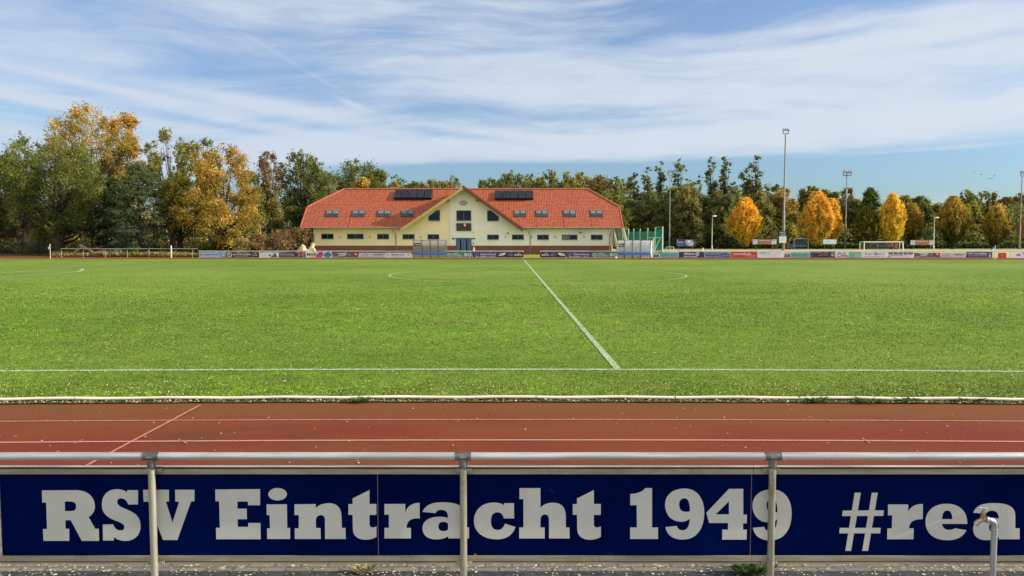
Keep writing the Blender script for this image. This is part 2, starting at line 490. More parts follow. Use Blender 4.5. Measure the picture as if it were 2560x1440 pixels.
strip('penalty_area_line', [G(-60, 684.5), G(0, 683), G(90, 678), G(180, 672), G(203, 672.6), G(208, 675.5), G(196, 680), G(140, 685), G(60, 689.5), G(0, 693), G(-60, 696)], .22, .024, M_CHALK)
strip('penalty_box_line', [G(130, 668.5), G(250, 662.5), G(372, 657.2)], .3, .026, M_FAINT)
strip('lane_line', curve_pts([(-150, 1055.5), (0, 1054), (1280, 1049.6), (2560, 1053.8), (2700, 1055)]), .045, .006, M_LANE2)
strip('lane_line', curve_pts([(-150, 1108.5), (0, 1106.8), (1280, 1100.9), (2560, 1104.8), (2700, 1106)]), .055, .006, M_LANE)
for px, r in ((-150, 1160), ):
    strip('lane_line', [(-9, G(1280, 1172)[1]), (9, G(1280, 1172)[1])], .05, .006, M_LANE)
strip('finish_line', [G(502, 1013), G(215, 1166), G(100, 1228)], .04, .010, M_LANE2)
for a, q in (((445, 1099), (468, 1111)), ((185, 1111), (208, 1100)), ((552, 1056), (545, 1061)), ((2155, 1097), (2175, 1109)), ((2065, 1050), (2080, 1055))):
    strip('lane_tick', [G(*a), G(*q)], .018, .010, M_LANE2)
strip('far_lane_line', [G(-60, 648.3), G(34, 648.0)], .5, .016, M_LANE)

# kerb tube round the infield
tk = thing('track_kerb', (0, 12, 0), 'whitish metal tube kerb between the red track and the grass', 'kerb')
M_KERB = mat('weathered_white_aluminium', (.84, .76, .64), .6, 0.0, .15, 1.5)
kp = [(p[0], p[1], .058 + .006 * math.sin(i * 1.7)) for i, p in enumerate(kerb_line)]
MB().tube(kp, .0225, 10).build('kerb_tube', M_KERB, tk)
mb = MB(); rnd = random.Random(4)
x = -9.5
while x < 9.5:
    yy = float(np.interp(x, [p[0] for p in kerb_line], [p[1] for p in kerb_line]))
    mb.box(x, x + .03, yy - .018, yy + .03, 0.0, .04); x += .42
sl_ = MB(); x = -9.3; rs = random.Random(8)
while x < 9.3:
    yy = float(np.interp(x, [p[0] for p in kerb_line], [p[1] for p in kerb_line])); L_ = rs.uniform(.07, .14)
    if rs.random() < .75: sl_.box(x, x + L_, yy - .024, yy - .012, .012, .034)
    x += L_ + rs.uniform(.05, .12)
sq = sl_.build('drain_slots', mat('black_gap', (.01, .01, .01), .9), tk); sq['kind'] = 'stuff'
jt = MB()
for px in (190, 1340, 1690, 2000):
    q = G(px, 1005); yy = float(np.interp(q[0], [p[0] for p in kerb_line], [p[1] for p in kerb_line])); jt.tube([(q[0], yy, .058), (q[0] + .008, yy, .058)], .0262, 12)
jt.build('joint', mat('dark_kerb_joint', (.10, .09, .08), .7), tk)
fo = mb.build('kerb_feet', mat('kerb_foot_metal', (.25, .23, .2), .6, .3), tk)
fo['kind'] = 'stuff'

# dark mossy soil strip in front of the kerb, with grass and leaf litter
M_SOIL = mat_ground('mossy_soil', (.10, .095, .03), (.20, .17, .07), 5, .6)
sheet('kerb_verge', [(p[0], p[1] - .14 + .02 * math.sin(p[0] * 5)) for p in kerb_line] + [(p[0], p[1] + .06) for p in kerb_line[::-1]], .015, M_SOIL)
# dark strip painting the shadow band across the paving
strip('painted_shade_strip', [(-9, 5.52), (9, 5.52)], .58, .010, mat('painted_shade_dark', (.035, .036, .038), .9, 0, .5, 14, .4))

def leaf_mat(name, trans=.3, rough=.6):
    m, b, p = new_mat(name)
    at = b.add('ShaderNodeAttribute'); at.attribute_name = 'tint'
    b.l.new(at.outputs['Color'], p.inputs['Base Color'])
    p.inputs['Roughness'].default_value = rough
    p.inputs['Specular IOR Level'].default_value = .25
    tr = b.add('ShaderNodeBsdfTranslucent'); b.l.new(at.outputs['Color'], tr.inputs['Color'])
    mx = b.add('ShaderNodeMixShader'); mx.inputs[0].default_value = trans
    out = b.n['Material Output']
    b.l.new(p.outputs[0], mx.inputs[1]); b.l.new(tr.outputs[0], mx.inputs[2]); b.l.new(mx.outputs[0], out.inputs['Surface'])
    return m
M_LEAF = leaf_mat('tree_foliage', .48)
M_BLADE = leaf_mat('grass_blades', .3, .9); M_BLADE.node_tree.nodes['Principled BSDF'].inputs['Specular IOR Level'].default_value = .04
M_LITTER = leaf_mat('leaf_litter', .1, .7)

def blades(P, h, w, cols, rng, lean=.6):
    """triangular blades at P (N,3)"""
    n = len(P); a = rng.uniform(0, 2 * np.pi, n); ln = rng.uniform(.1, lean, n) * h; da = rng.uniform(0, 2 * np.pi, n)
    dx = np.stack([np.cos(a), np.sin(a), np.zeros(n)], 1) * (w[:, None] / 2)
    tip = P + np.stack([np.cos(da) * ln, np.sin(da) * ln, h], 1)
    V = np.stack([P - dx, P + dx, tip], 1).reshape(-1, 3)
    return V, np.arange(3 * n).reshape(-1, 3), np.repeat(np.concatenate([cols, np.ones((n, 1))], 1), 3, 0)
rng = np.random.default_rng(7)
def tints(n, cols, wts, rng, jit=.25):
    i = rng.choice(len(cols), n, p=np.array(wts) / sum(wts))
    c = np.array(cols)[i]
    return np.clip(c * rng.uniform(1 - jit, 1 + jit, (n, 1)), 0, 1)
ky = lambda x: np.interp(x, [p[0] for p in kerb_line], [p[1] for p in kerb_line])
# near turf: real blades, patchy
def vnoise(x, y, s, seed):
    g = np.random.default_rng(seed).random((256, 256)); x = x / s; y = y / s
    i, j = np.floor(x).astype(int), np.floor(y).astype(int); u, v = x - i, y - j; u = u * u * (3 - 2 * u); v = v * v * (3 - 2 * v)
    G_ = lambda a, b_: g[a % 256, b_ % 256]
    return (G_(i, j) * (1 - u) + G_(i + 1, j) * u) * (1 - v) + (G_(i, j + 1) * (1 - u) + G_(i + 1, j + 1) * u) * v
N = 330000
yy = 12.0 + 42 * rng.random(N) ** 1.9; xx = rng.uniform(-1, 1, N) * yy * .67
keep = (yy > ky(xx) + .04) & (rng.random(N) < np.clip((54 - yy) / 24, 0, 1)); xx, yy = xx[keep], yy[keep]; N = len(xx)
patch = .34 * vnoise(xx, yy, .17, 1) + .22 * vnoise(xx, yy, .07, 2) + .30 * vnoise(xx, yy, .36, 4) + .14 * vnoise(xx, yy, 1.1, 3)  # also darkens blade colour, carrying on the painted tuft-shadow dashes
hgt = rng.uniform(.016, .036, N) * (.5 + 1.0 * patch) * np.clip(yy / 16, 1, 1.3)
edge = yy < ky(xx) + .25; hgt[edge] *= 1.7
tc_ = tints(N, [(.098, .255, .012), (.190, .355, .022), (.046, .13, .009), (.34, .42, .08)], [5, 4, 3, 1], rng, .3)
big_ = vnoise(xx, yy, 2.3, 5)[:, None]
tc_ *= (.26 + 1.02 * np.clip((patch - .30) / .38, 0, 1))[:, None] * (.70 + .60 * big_) * (.74 + .52 * vnoise(xx, yy, 6, 9)[:, None]) * np.concatenate([.85 + .5 * vnoise(xx, yy, 9, 12)[:, None], np.ones((N, 1)), np.ones((N, 1))], 1)
chalk = (np.abs(yy - np.interp(xx, [p[0] for p in touch], [p[1] for p in touch])) < .075) & (rng.random(N) < .75)
tc_[chalk] = (.62, .66, .56)
V, Fc, Cc = blades(np.stack([xx, yy, np.full(N, .01)], 1), hgt, rng.uniform(.006, .013, N) * np.clip(yy / 14, 1, 2.6), np.clip(tc_, 0, 1), rng, 1.3)
o = mesh_np('grass', V, Fc, M_BLADE, colors=Cc)
tag(o, 'short green grass blades on the near part of the pitch', 'grass', kind='stuff')

def litter(N, xx, yy, z, size, cols, wts, rng, tilt=.5):
    a = rng.uniform(0, 2 * np.pi, N); s = size * rng.uniform(.5, 1.3, N)
    t = np.stack([np.cos(a), np.sin(a), rng.uniform(-tilt, tilt, N)], 1) * s[:, None]
    q = np.stack([-np.sin(a), np.cos(a), rng.uniform(-tilt, tilt, N)], 1) * (s * rng.uniform(.35, .7, N))[:, None]
    P = np.stack([xx, yy, z], 1)
    V = np.stack([P + t, P + q, P - t, P - q], 1).reshape(-1, 3)
    return V, np.arange(4 * N).reshape(-1, 4), np.repeat(np.concatenate([tints(N, cols, wts, rng), np.ones((N, 1))], 1), 4, 0)
LC = [(.60, .58, .20), (.66, .62, .34), (.46, .42, .14), (.38, .20, .07)]
N = 11000
yy = 12.0 + 26 * rng.random(N) ** 2.4; xx = rng.uniform(-1, 1, N) * yy * .67; k = yy > ky(xx) + .05; xx, yy = xx[k], yy[k]; N = len(xx)
V, Fc, Cc = litter(N, xx, yy, .035 + .02 * rng.random(N), .014 * np.clip(yy / 15, .9, 1.7), LC, [5, 4, 3, 1], rng)
tag(mesh_np('fallen_leaves', V, Fc, M_LITTER, colors=Cc), 'pale yellow fallen leaves scattered over the near grass', 'fallen leaves', kind='stuff')
N = 9000
xx = rng.uniform(-9, 9, N); yy = ky(xx) + .05 + rng.random(N) ** 1.6 * 1.5; k = vnoise(xx, yy, .5, 31) > rng.random(N) * .9; xx, yy = xx[k], yy[k]; N = len(xx)
V, Fc, Cc = litter(N, xx, yy, .03 + .02 * rng.random(N), .0125, [(.62, .60, .26), (.66, .60, .36), (.45, .40, .20), (.36, .20, .09)], [5, 4, 3, .6], rng)
tag(mesh_np('leaf_scatter', V, Fc, M_LITTER, colors=Cc), 'dense scatter of small pale leaves on the grass beside the kerb', 'fallen leaves', kind='stuff')
N = 16000
xx = rng.uniform(-9, 9, N); yy = ky(xx) + np.where(rng.random(N) < .7, rng.uniform(.03, .10, N), rng.uniform(-.13, -.03, N))
front = yy < ky(xx); hg = np.where(front, rng.uniform(.008, .022, N), rng.uniform(.03, .055, N))
V, Fc, Cc = blades(np.stack([xx, yy, np.full(N, .012)], 1), hg, rng.uniform(.005, .011, N), tints(N, [(.035, .07, .01), (.07, .13, .015), (.14, .17, .03)], [4, 3, 1], rng, .3), rng, 1.2)
tag(mesh_np('grass_fringe', V, Fc, M_BLADE, colors=Cc), 'darker uncut grass fringe along both sides of the track kerb', 'grass', kind='stuff')
N = 3600
xx = rng.uniform(-8.6, 8.6, N); yy = ky(xx) - .02 - rng.random(N) ** .8 * .14
V, Fc, Cc = litter(N, xx, yy, .02 + .025 * rng.random(N), .016, [(.66, .60, .42), (.48, .42, .22), (.12, .15, .04), (.28, .16, .06)], [4, 3, 5, 2], rng)
tag(mesh_np('leaf_litter', V, Fc, M_LITTER, colors=Cc), 'pale leaf litter and moss in front of the track kerb', 'leaf litter', kind='stuff')
N = 150
yy = rng.uniform(8.0, 11.8, N); xx = rng.uniform(-1, 1, N) * yy * .67
V, Fc, Cc = litter(N, xx, yy, np.full(N, .012), .017, [(.66, .50, .36), (.70, .62, .48), (.25, .14, .06)], [4, 3, 1], rng, .2)
tag(mesh_np('scattered_leaves', V, Fc, M_LITTER, colors=Cc), 'small pale leaves lying scattered on the red track', 'fallen leaves', kind='stuff')
N = 1500
xx = rng.uniform(-4.6, 4.6, N); yy = rng.uniform(5.6, 6.05, N)
V, Fc, Cc = litter(N, xx, yy, np.full(N, .016), .012, [(.70, .66, .50), (.55, .50, .36), (.26, .30, .06)], [4, 3, 2], rng, .12)
tag(mesh_np('paving_leaves', V, Fc, M_LITTER, colors=Cc), 'pale dry leaves on the paving behind the near barrier', 'fallen leaves', kind='stuff')

def plant(name, x, y, z, r, h, n, cols, label, seed, group=None, w=.02):
    rg = np.random.default_rng(seed)
    a = rg.uniform(0, 2 * np.pi, n); rr = r * rg.random(n) ** .6
    P = np.stack([x + np.cos(a) * rr * .4, y + np.sin(a) * rr * .4, np.full(n, z)], 1)
    hh = h * rg.uniform(.4, 1, n); tip = P + np.stack([np.cos(a) * rr, np.sin(a) * rr * .6, hh], 1)
    side = np.stack([-np.sin(a), np.cos(a), np.zeros(n)], 1) * w * rg.uniform(.6, 1.3, (n, 1)); mid = P * .45 + tip * .55 + np.array([0, 0, h * .12])
    V = np.stack([P, mid + side, tip, mid - side], 1).reshape(-1, 3)
    c = np.concatenate([tints(n, cols, [1] * len(cols), rg), np.ones((n, 1))], 1)
    return tag(mesh_np(name, V, np.arange(4 * n).reshape(-1, 4), M_BLADE, colors=np.repeat(c, 4, 0), base=(x, y, z)), label, 'weed', group)
WC = [(.06, .13, .03), (.10, .18, .05), (.16, .20, .07)]
plant('weed', *G(1880, 1436), .16, .12, 60, WC, 'leafy dark green weed at the foot of the right barrier post', 1, w=.024)
plant('weed', *G(915, 1432), .10, .07, 40, [(.30, .30, .12), (.36, .26, .16)], 'dry pale weed tuft on the paving left of the middle barrier post', 2, w=.012)
for i, (px, sz, lb) in enumerate(((2170, .26, 'largest dark weed clump growing over the kerb, right part'), (2040, .17, 'dark weed clump at the kerb left of the largest one'),
                       (2266, .16, 'low weed clump at the kerb just right of the largest one'), (2425, .20, 'rightmost weed clump growing over the kerb'),
                       (905, .16, 'single green grass clump over the kerb left of the middle post'))):
    q = G(px, 1006)
    plant('weed', q[0], q[1] - .02, .01, sz, .09, 90, WC + [(.25, .26, .10)], lb, 10 + i, 'weeds along the kerb', w=.012)
COL = {'white': (.66, .69, .76), 'black': (.012, .013, .018), 'navy': (.012, .022, .13), 'blue': (.035, .09, .27), 'red': (.50, .035, .03),
       'green': (.03, .20, .12), 'teal': (.10, .36, .38), 'sky': (.36, .55, .75), 'mid': (.06, .22, .50), 'grey': (.46, .47, .53), 'dred': (.17, .03, .035),
       'yellow': (.60, .68, .10), 'magenta': (.55, .06, .25), 'cyan': (.03, .28, .45), 'dgrey': (.10, .10, .11), 'orange': (.75, .22, .12), 'lgreen': (.10, .42, .28),
       'skin': (.45, .28, .2), 'pale': (.55, .68, .72), 'lblue': (.16, .30, .60), 'steel': (.25, .27, .38), 'dnavy': (.012, .015, .045)}
def M_(c): return mat('printed_' + c, COL[c], .55, 0, .10, 1.2)
M_DARK = mat('black_gap', (.01, .01, .01), .9)
# ------------------------------------------------------------ clubhouse
YW = 108.7
def mat_plaster(name, col):
    m, b, p = new_mat(name)
    tc = b.add('ShaderNodeTexCoord'); ob = tc.outputs['Object']
    f = b.ramp(b.noise(ob, .35, 5, .6), .3, .7)
    c = b.mix(f, tuple(x * .93 for x in col), tuple(x * 1.05 for x in col))
    g = b.ramp(b.noise(b.map(ob, scale=(2.5, 1, .25)), 1.5, 5, .6), .55, .8)
    c = b.mix(b.m('MULTIPLY', g, .15), c, tuple(x * .7 for x in col))
    b.l.new(c, p.inputs['Base Color']); p.inputs['Roughness'].default_value = .95
    b.l.new(b.bump(b.noise(ob, 18, 3), .15, .01), p.inputs['Normal'])
    return m
M_YEL = mat_plaster('yellow_plaster', (.84, .70, .46)); M_CRM = mat_plaster('cream_plaster', (.80, .765, .70))
def mat_bricks():
    m, b, p = new_mat('dark_red_clinker')
    tc = b.add('ShaderNodeTexCoord')
    br = b.add('ShaderNodeTexBrick'); b.l.new(b.map(tc.outputs['Object'], rot=(math.pi / 2, 0, 0)), br.inputs['Vector'])
    br.inputs['Scale'].default_value = 1; br.inputs['Brick Width'].default_value = .24; br.inputs['Row Height'].default_value = .075; br.inputs['Mortar Size'].default_value = .006
    br.inputs['Color1'].default_value = (.22, .065, .045, 1); br.inputs['Color2'].default_value = (.16, .05, .038, 1); br.inputs['Mortar'].default_value = (.16, .10, .08, 1)
    b.l.new(br.outputs[0], p.inputs['Base Color']); p.inputs['Roughness'].default_value = .85
    return m
M_BRICK = mat_bricks()
def mat_tiles(name, axis):
    """pantiles: courses up the slope, rolls across it"""
    m, b, p = new_mat(name)
    tc = b.add('ShaderNodeTexCoord'); ob = tc.outputs['Object']
    sep = b.add('ShaderNodeSeparateXYZ'); b.l.new(ob, sep.inputs[0])
    u = b.m('MULTIPLY', sep.outputs[axis], 1 / .22)
    v = b.m('MULTIPLY', sep.outputs[2], 1 / .215)
    fu = b.m('FRACT', u); fv = b.m('FRACT', v)
    roll = b.m('SINE', b.m('MULTIPLY', fu, math.pi))
    cx = b.add('ShaderNodeCombineXYZ'); b.l.new(b.m('FLOOR', u), cx.inputs[0]); b.l.new(b.m('FLOOR', v), cx.inputs[1])
    wn = b.add('ShaderNodeTexWhiteNoise'); b.l.new(cx.outputs[0], wn.inputs['Vector'])
    c = b.mix(wn.outputs['Value'], (.30, .072, .032), (.45, .122, .056))
    c = b.mix(b.m('MULTIPLY', b.ramp(b.noise(ob, .5, 4), .3, .7), .35), c, (.40, .10, .05))
    course_line = b.m('LESS_THAN', fv, .20); roll_edge = b.m('LESS_THAN', roll, .42)  # darker band at each course and between the rolls
    c = b.mix(b.m('MULTIPLY', b.m('MAXIMUM', course_line, b.m('MULTIPLY', roll_edge, .5)), .58), c, (.085, .020, .014))
    b.l.new(c, p.inputs['Base Color']); p.inputs['Roughness'].default_value = .65
    p.inputs['Specular IOR Level'].default_value = .3
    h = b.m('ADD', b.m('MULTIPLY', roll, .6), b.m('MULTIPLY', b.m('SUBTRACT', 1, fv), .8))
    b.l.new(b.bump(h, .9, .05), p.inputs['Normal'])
    return m
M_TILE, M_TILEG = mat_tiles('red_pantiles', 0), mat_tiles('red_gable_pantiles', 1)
M_RIDGE = mat('ridge_tiles', (.40, .12, .07), .7, 0, .3, 6)
M_LITWOOD = mat('painted_lit_timber', (.50, .36, .13), .7, 0, .2, 2); M_BWOOD = mat('brown_timber', (.13, .055, .03), .7, 0, .2, 2)  # first timber paints the sunlit look of the left gable side into its colour
M_SOFF = mat('soffit_timber', (.30, .22, .11), .8, 0, .2, 2)
M_WFR = mat('blue_window_frame', (.024, .062, .125), .45, 0, .1)
def mat_glass(name, col, rough=.05):
    m, b, p = new_mat(name)
    tc = b.add('ShaderNodeTexCoord')
    b.l.new(b.mix(b.ramp(b.noise(tc.outputs['Object'], 1.1, 3), .35, .65), col, tuple(x * 1.9 for x in col)), p.inputs['Base Color'])
    p.inputs['Roughness'].default_value = rough; p.inputs['Specular IOR Level'].default_value = .16
    return m
M_GLASS = mat_glass('dark_window_glass', (.006, .011, .02))
M_SKYG = mat_glass('skylight_glass', (.035, .045, .055), .12)
M_ZINC = mat('zinc_gutter', (.30, .29, .25), .45, .4)
M_SILL = mat('pale_sill', (.50, .52, .50), .6)
ex0, ex1, eY = -28.35, 14.86, 107.7
eZ = 3.68
RY = 115.0; RZ = 9.17
rx0, rx1 = -24.0, 10.85
sl = (RZ - eZ) / (RY - eY)
hy = 111.5; hz = eZ + sl * (hy - eY)
wx0, wx1 = X(783.5, YW, 600), X(1530, YW, 600)
club = thing('clubhouse', ((wx0 + wx1) / 2, YW, 0), 'long yellow and cream clubhouse with red tiled hipped roof and central gable', 'clubhouse')
wz = eZ + sl * (YW - eY) - .25
xs_ = X(1124, YW, 600)
gax = -6.56; gaz = 9.11; glx, grx, gez = -14.95, 1.42, 3.52; gY = 107.45
def gz(x): return gaz - (gaz - gez) * ((gax - x) / (gax - glx) if x < gax else (x - gax) / (grx - gax))
PZ = 1.2
BY = 121.3   # back wall
def wall_poly(x0, x1):
    top = [(x1, wz)] if x1 >= grx - .8 else []
    pts = [(x0, PZ), (x1, PZ)]
    up = []
    brk = sorted(set([x0, x1, gax] + [glx + .75, grx - .75]))
    for x in reversed([b_ for b_ in brk if x0 <= b_ <= x1]):
        z = max(wz, gz(x) - .22) if glx < x < grx else wz
        up.append((x, z))
    return pts + up
MB().prism_y(wall_poly(wx0, xs_), YW, YW + .3).build('yellow_wall', M_YEL, club)
MB().prism_y(wall_poly(xs_ + .001, wx1), YW, YW + .3).build('cream_wall', M_CRM, club)
# flank and back walls with gable shape
fl = [(YW + .3, PZ), (BY, PZ), (BY, wz), (BY - 2.6, hz - .3), (YW + 3.0, hz - .3), (YW + .3, wz)]
for xa, m in ((wx0, M_YEL), (wx1 - .3, M_CRM)):
    n = len(fl); MB().add([(xa, y, z) for y, z in fl] + [(xa + .3, y, z) for y, z in fl], [tuple(range(n)), tuple(range(n, 2 * n))[::-1]] + [(i, n + i, n + (i + 1) % n, (i + 1) % n) for i in range(n)]).build('side_wall', m, club)
MB().box(wx0 + .3, wx1 - .3, BY - .3, BY, PZ, wz).build('rear_wall', M_CRM, club)
MB().box(wx0 - .02, wx1 + .02, YW - .03, BY + .03, 0, PZ - .002).build('brick_plinth', M_BRICK, club)
# main roof
T = .16
L = [(ex0, eY, eZ), (ex1, eY, eZ), (ex1, hy, hz), (rx1, RY, RZ), (rx0, RY, RZ), (ex0, hy, hz)]
by_, bh = 2 * RY - eY, 2 * RY - hy
# front slope split round the gable so that nothing overlaps
def on(x, y): return (x, y, eZ + sl * (y - eY))
def gy_at(x):  # y where gable slope height meets main slope
    return eY + (gz(x) - eZ) / sl
vl = (gax, gy_at(gax))
xl0 = glx + (gax - glx) * ((eZ - gez) / (gaz - gez)); xr0 = grx - (grx - gax) * ((eZ - gez) / (gaz - gez))
left = [on(ex0, eY), on(xl0, eY), on(gax, vl[1]), (gax, RY, RZ), (rx0, RY, RZ), on(ex0, hy)]
right = [on(xr0, eY), on(ex1, eY), on(ex1, hy), (rx1, RY, RZ), (gax + .001, RY, RZ), on(gax + .001, vl[1])]
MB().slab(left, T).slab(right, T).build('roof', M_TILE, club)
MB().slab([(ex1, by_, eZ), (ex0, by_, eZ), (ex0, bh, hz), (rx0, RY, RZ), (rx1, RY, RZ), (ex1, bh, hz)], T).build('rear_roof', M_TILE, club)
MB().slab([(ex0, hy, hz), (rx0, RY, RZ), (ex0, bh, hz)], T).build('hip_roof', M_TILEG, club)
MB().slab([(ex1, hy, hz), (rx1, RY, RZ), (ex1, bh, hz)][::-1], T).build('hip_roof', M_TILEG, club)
gyb = vl[1]
MB().slab([(glx, gY, gez), (gax, gY, gaz), (gax, gyb, gaz), (xl0, eY, eZ), (glx, eY, gez)][::-1], T).build('gable_roof', M_TILEG, club)
MB().slab([(grx, gY, gez), (gax, gY, gaz), (gax, gyb, gaz), (xr0, eY, eZ), (grx, eY, gez)][::-1], T).build('gable_roof', M_TILEG, club)
# ridge / hip caps
rp = MB()
for a, c in (((rx0, RY, RZ), (gax - .1, RY, RZ)), ((gax + .1, RY, RZ), (rx1, RY, RZ)), ((rx0, RY, RZ), (ex0, hy, hz)), ((rx1, RY, RZ), (ex1, hy, hz))):
    A, Bv = Vector(a), Vector(c); n = int((Bv - A).length / .36)
    for i in range(n):
        p, q = A.lerp(Bv, i / n), A.lerp(Bv, (i + 1.08) / n); rp.tube([p + Vector((0, 0, .04)), q + Vector((0, 0, .04))], [.135, .105], 7)
rp.build('ridge_caps', M_RIDGE, club)['kind'] = 'stuff'
rp = MB()
for i in range(16):
    a, c = gY + (gyb - gY) * i / 16, gY + (gyb - gY) * (i + 1.08) / 16
    rp.tube([(gax, a, gaz + .03), (gax, c, gaz + .03)], [.135, .11], 7)
rp.build('gable_ridge_caps', M_RIDGE, club)['kind'] = 'stuff'
# verge tiles at the ends and barge boards
for x, s in ((ex0, -1), (ex1, 1)):
    MB().slab([(x, eY, eZ + .06), (x + s * .14, eY, eZ + .06), (x + s * .14, hy, hz + .06), (x, hy, hz + .06)][::s], .3).build('verge', M_RIDGE, club)
def barge(xa, za, xb_, zb_, m):
    d = .30
    return MB().prism_y([(xa, za - T - .0 - d), (xb_, zb_ - T - d * .9), (xb_, zb_ - T * .2), (xa, za - T * .2)], gY - .07, gY - .003).build('barge_board', m, club)
barge(glx, gez, gax, gaz, M_LITWOOD); barge(grx, gez, gax + .001, gaz, M_BWOOD)
MB().slab([(glx + .05, gY + .02, gez - .22), (gax, gY + .02, gaz - .22), (gax, YW - .01, gaz - .22), (glx + .05, YW - .01, gez - .22)], .02).build('soffit', M_LITWOOD, club)
MB().slab([(gax + .002, gY + .02, gaz - .22), (grx - .05, gY + .02, gez - .22), (grx - .05, YW - .01, gez - .22), (gax + .002, YW - .01, gaz - .22)], .02).build('soffit', M_BWOOD, club)
for x in (X(1122, YW), X(1193, YW)):
    z = gz(x) - .40; MB().box(x - .09, x + .09, gY + .02, YW - .002, z - .24, z - .02).build('purlin_end', M_BWOOD, club)
# eaves soffit with rafter tails
for xa, xb_ in ((ex0 + .05, glx + .5), (grx - .5, ex1 - .05)):
    MB().box(xa, xb_, eY + .06, YW - .005, eZ - .10, eZ - .07).build('soffit', M_SOFF, club)
    MB().tube([(xa - .05, eY - .06, eZ - .07), (xb_ - .05, eY - .06, eZ - .07)], .065, 8).build('gutter', M_ZINC, club)
k = 0
x = grx + .3
while x < ex1 - .3:
    MB().box(x, x + .10, eY + .10, YW - .006, eZ - .22, eZ - .101).build('rafter_tail', M_BWOOD, club); x += .93
# windows
def window(x0, x1, z0, z1, blinds=False, pts=None):
    if pts is None:
        fr = MB().box(x0, x1, YW - .035, YW - .002, z0, z1).build('window', M_WFR, club)
        w = (x1 - x0) / 2; e = .10
        for i in (0, 1):
            MB().box(x0 + w * i + e * (1 if i == 0 else .7), x0 + w * (i + 1) - e * (.7 if i == 0 else 1), YW - .045, YW - .036, z0 + e, z1 - e).build('pane', M_GLASS if not (blinds and i == 0) else mat('dull_blind', (.16, .15, .13), .7), fr)
        MB().box(x0 - .06, x1 + .06, YW - .10, YW - .003, z0 - .06, z0 - .001).build('sill', M_SILL, fr)
    else:
        fr = MB().prism_y([(X(a, YW, 540), Z(r, YW)) for a, r in pts], YW - .035, YW - .002).build('window', M_WFR, club)
        cx = sum(X(a, YW, 540) for a, r in pts) / len(pts); cz = sum(Z(r, YW) for a, r in pts) / len(pts)
        MB().prism_y([(cx + (X(a, YW, 540) - cx) * .84, cz + (Z(r, YW) - cz) * .84) for a, r in pts], YW - .045, YW - .036).build('pane', M_GLASS, fr)
        a0, a1 = min(p[0] for p in pts), max(p[0] for p in pts)
        MB().box(X(a0, YW, 552), X(a1, YW, 552), YW - .10, YW - .003, Z(554, YW), Z(552.8, YW)).build('sill', M_SILL, fr)
for a, c, r0, r1 in ((803.5, 834, 584.5, 597.5), (868, 909, 584.5, 597.5), (943, 972.5, 584.8, 598), (1006.5, 1036.5, 585.5, 598), (1069, 1098, 585.8, 598.6), (1218, 1247, 586.5, 599), (1280, 1309.5, 586.5, 599), (1343, 1372, 586.8, 599.5), (1404.5, 1443.5, 586.8, 599.5), (1477, 1506.5, 586.8, 599.5)):
    window(X(a, YW, 592), X(c, YW, 592), Z(r1, YW), Z(r0, YW), blinds=(1400 < a < 1410))
window(X(1141, YW, 540), X(1178, YW, 540), Z(552, YW), Z(526, YW))
window(0, 0, 0, 0, pts=[(1071, 552), (1100, 552), (1100, 525.5), (1093, 525.5), (1071, 541)][::1])
window(0, 0, 0, 0, pts=[(1218, 552.6), (1247, 552.6), (1247, 542), (1227, 526), (1218, 526)])
# door
dx0, dx1, dz1 = X(1141, YW, 610), X(1178, YW, 610), Z(595.5, YW)
M_DOOR = mat('blue_door_leaf', (.05, .115, .23), .4, 0, .08)
MB().box(dx0 - .05, dx1 + .05, YW - .05, YW - .032, 0.0, dz1 + .05).build('door_frame', M_WFR, club)
dm = (dx0 + dx1) / 2
for s in (0, 1):
    a = dx0 + .02 if s == 0 else dm + .01; c = dm - .01 if s == 0 else dx1 - .02
    dr = MB().box(a, c, YW - .08, YW - .051, .03, dz1).build('door', M_DOOR, club)
    g = a + (c - a) * (.48 if s == 0 else .30)
    MB().box(g, g + .19, YW - .09, YW - .081, .15, dz1 - .12).build('pane', M_GLASS, dr)
    hx_ = c - .08 if s == 0 else a + .08
    if s == 1: MB().tube([(hx_, YW - .12, .5), (hx_, YW - .12, 1.7)], .02, 8).build('handle', M_ZINC, dr)
for px, w in ((1134, 4), (1184, 4)):
    x = X(px, YW, 596); MB().bbox(x - w * .0543, x + w * .0543, YW - .16, YW - .031, Z(597.5, YW), Z(595.2, YW), .02).build('wall_lamp', mat('black_lamp', (.02, .02, .02), .5), club)
for px in (850, 925, 989, 1052, 1264, 1329, 1388, 1460):
    x = X(px, YW, 592); MB().tube([(x, YW - .18, Z(593.3, YW)), (x, YW - .18, Z(591, YW))], .085, 8).box(x - .04, x + .04, YW - .12, YW - .001, Z(592.6, YW), Z(591.8, YW)).build('wall_lamp', mat('black_lamp', (.02, .02, .02), .5), club)
x = X(1184, YW, 580); MB().tube([(x, YW - .02, Z(578, YW)), (x, YW - .25, Z(578.5, YW))], .05, 8).ellipsoid((x, YW - .25, Z(580.3, YW)), .1, .1, .12).build('camera_dome', M_('white'), club)
for px, r in ((1270, 583), (1451, 581.5)):
    x = X(px, YW, r); MB().tube([(x, YW - .02, Z(r, YW)), (x + .0, YW - .35, Z(r - 1, YW))], .03, 6).ellipsoid((x, YW - .4, Z(r, YW)), .17, .14, .10, 10, 6).build('spotlight', mat('bronze_spotlight', (.14, .12, .09), .4, .4), club)
x = X(1183, YW, 608); MB().bbox(x - .09, x + .09, YW - .06, YW - .001, Z(610.5, YW), Z(606, YW), .01).build('door_phone', mat('grey_door_phone', (.25, .25, .24), .5), club)
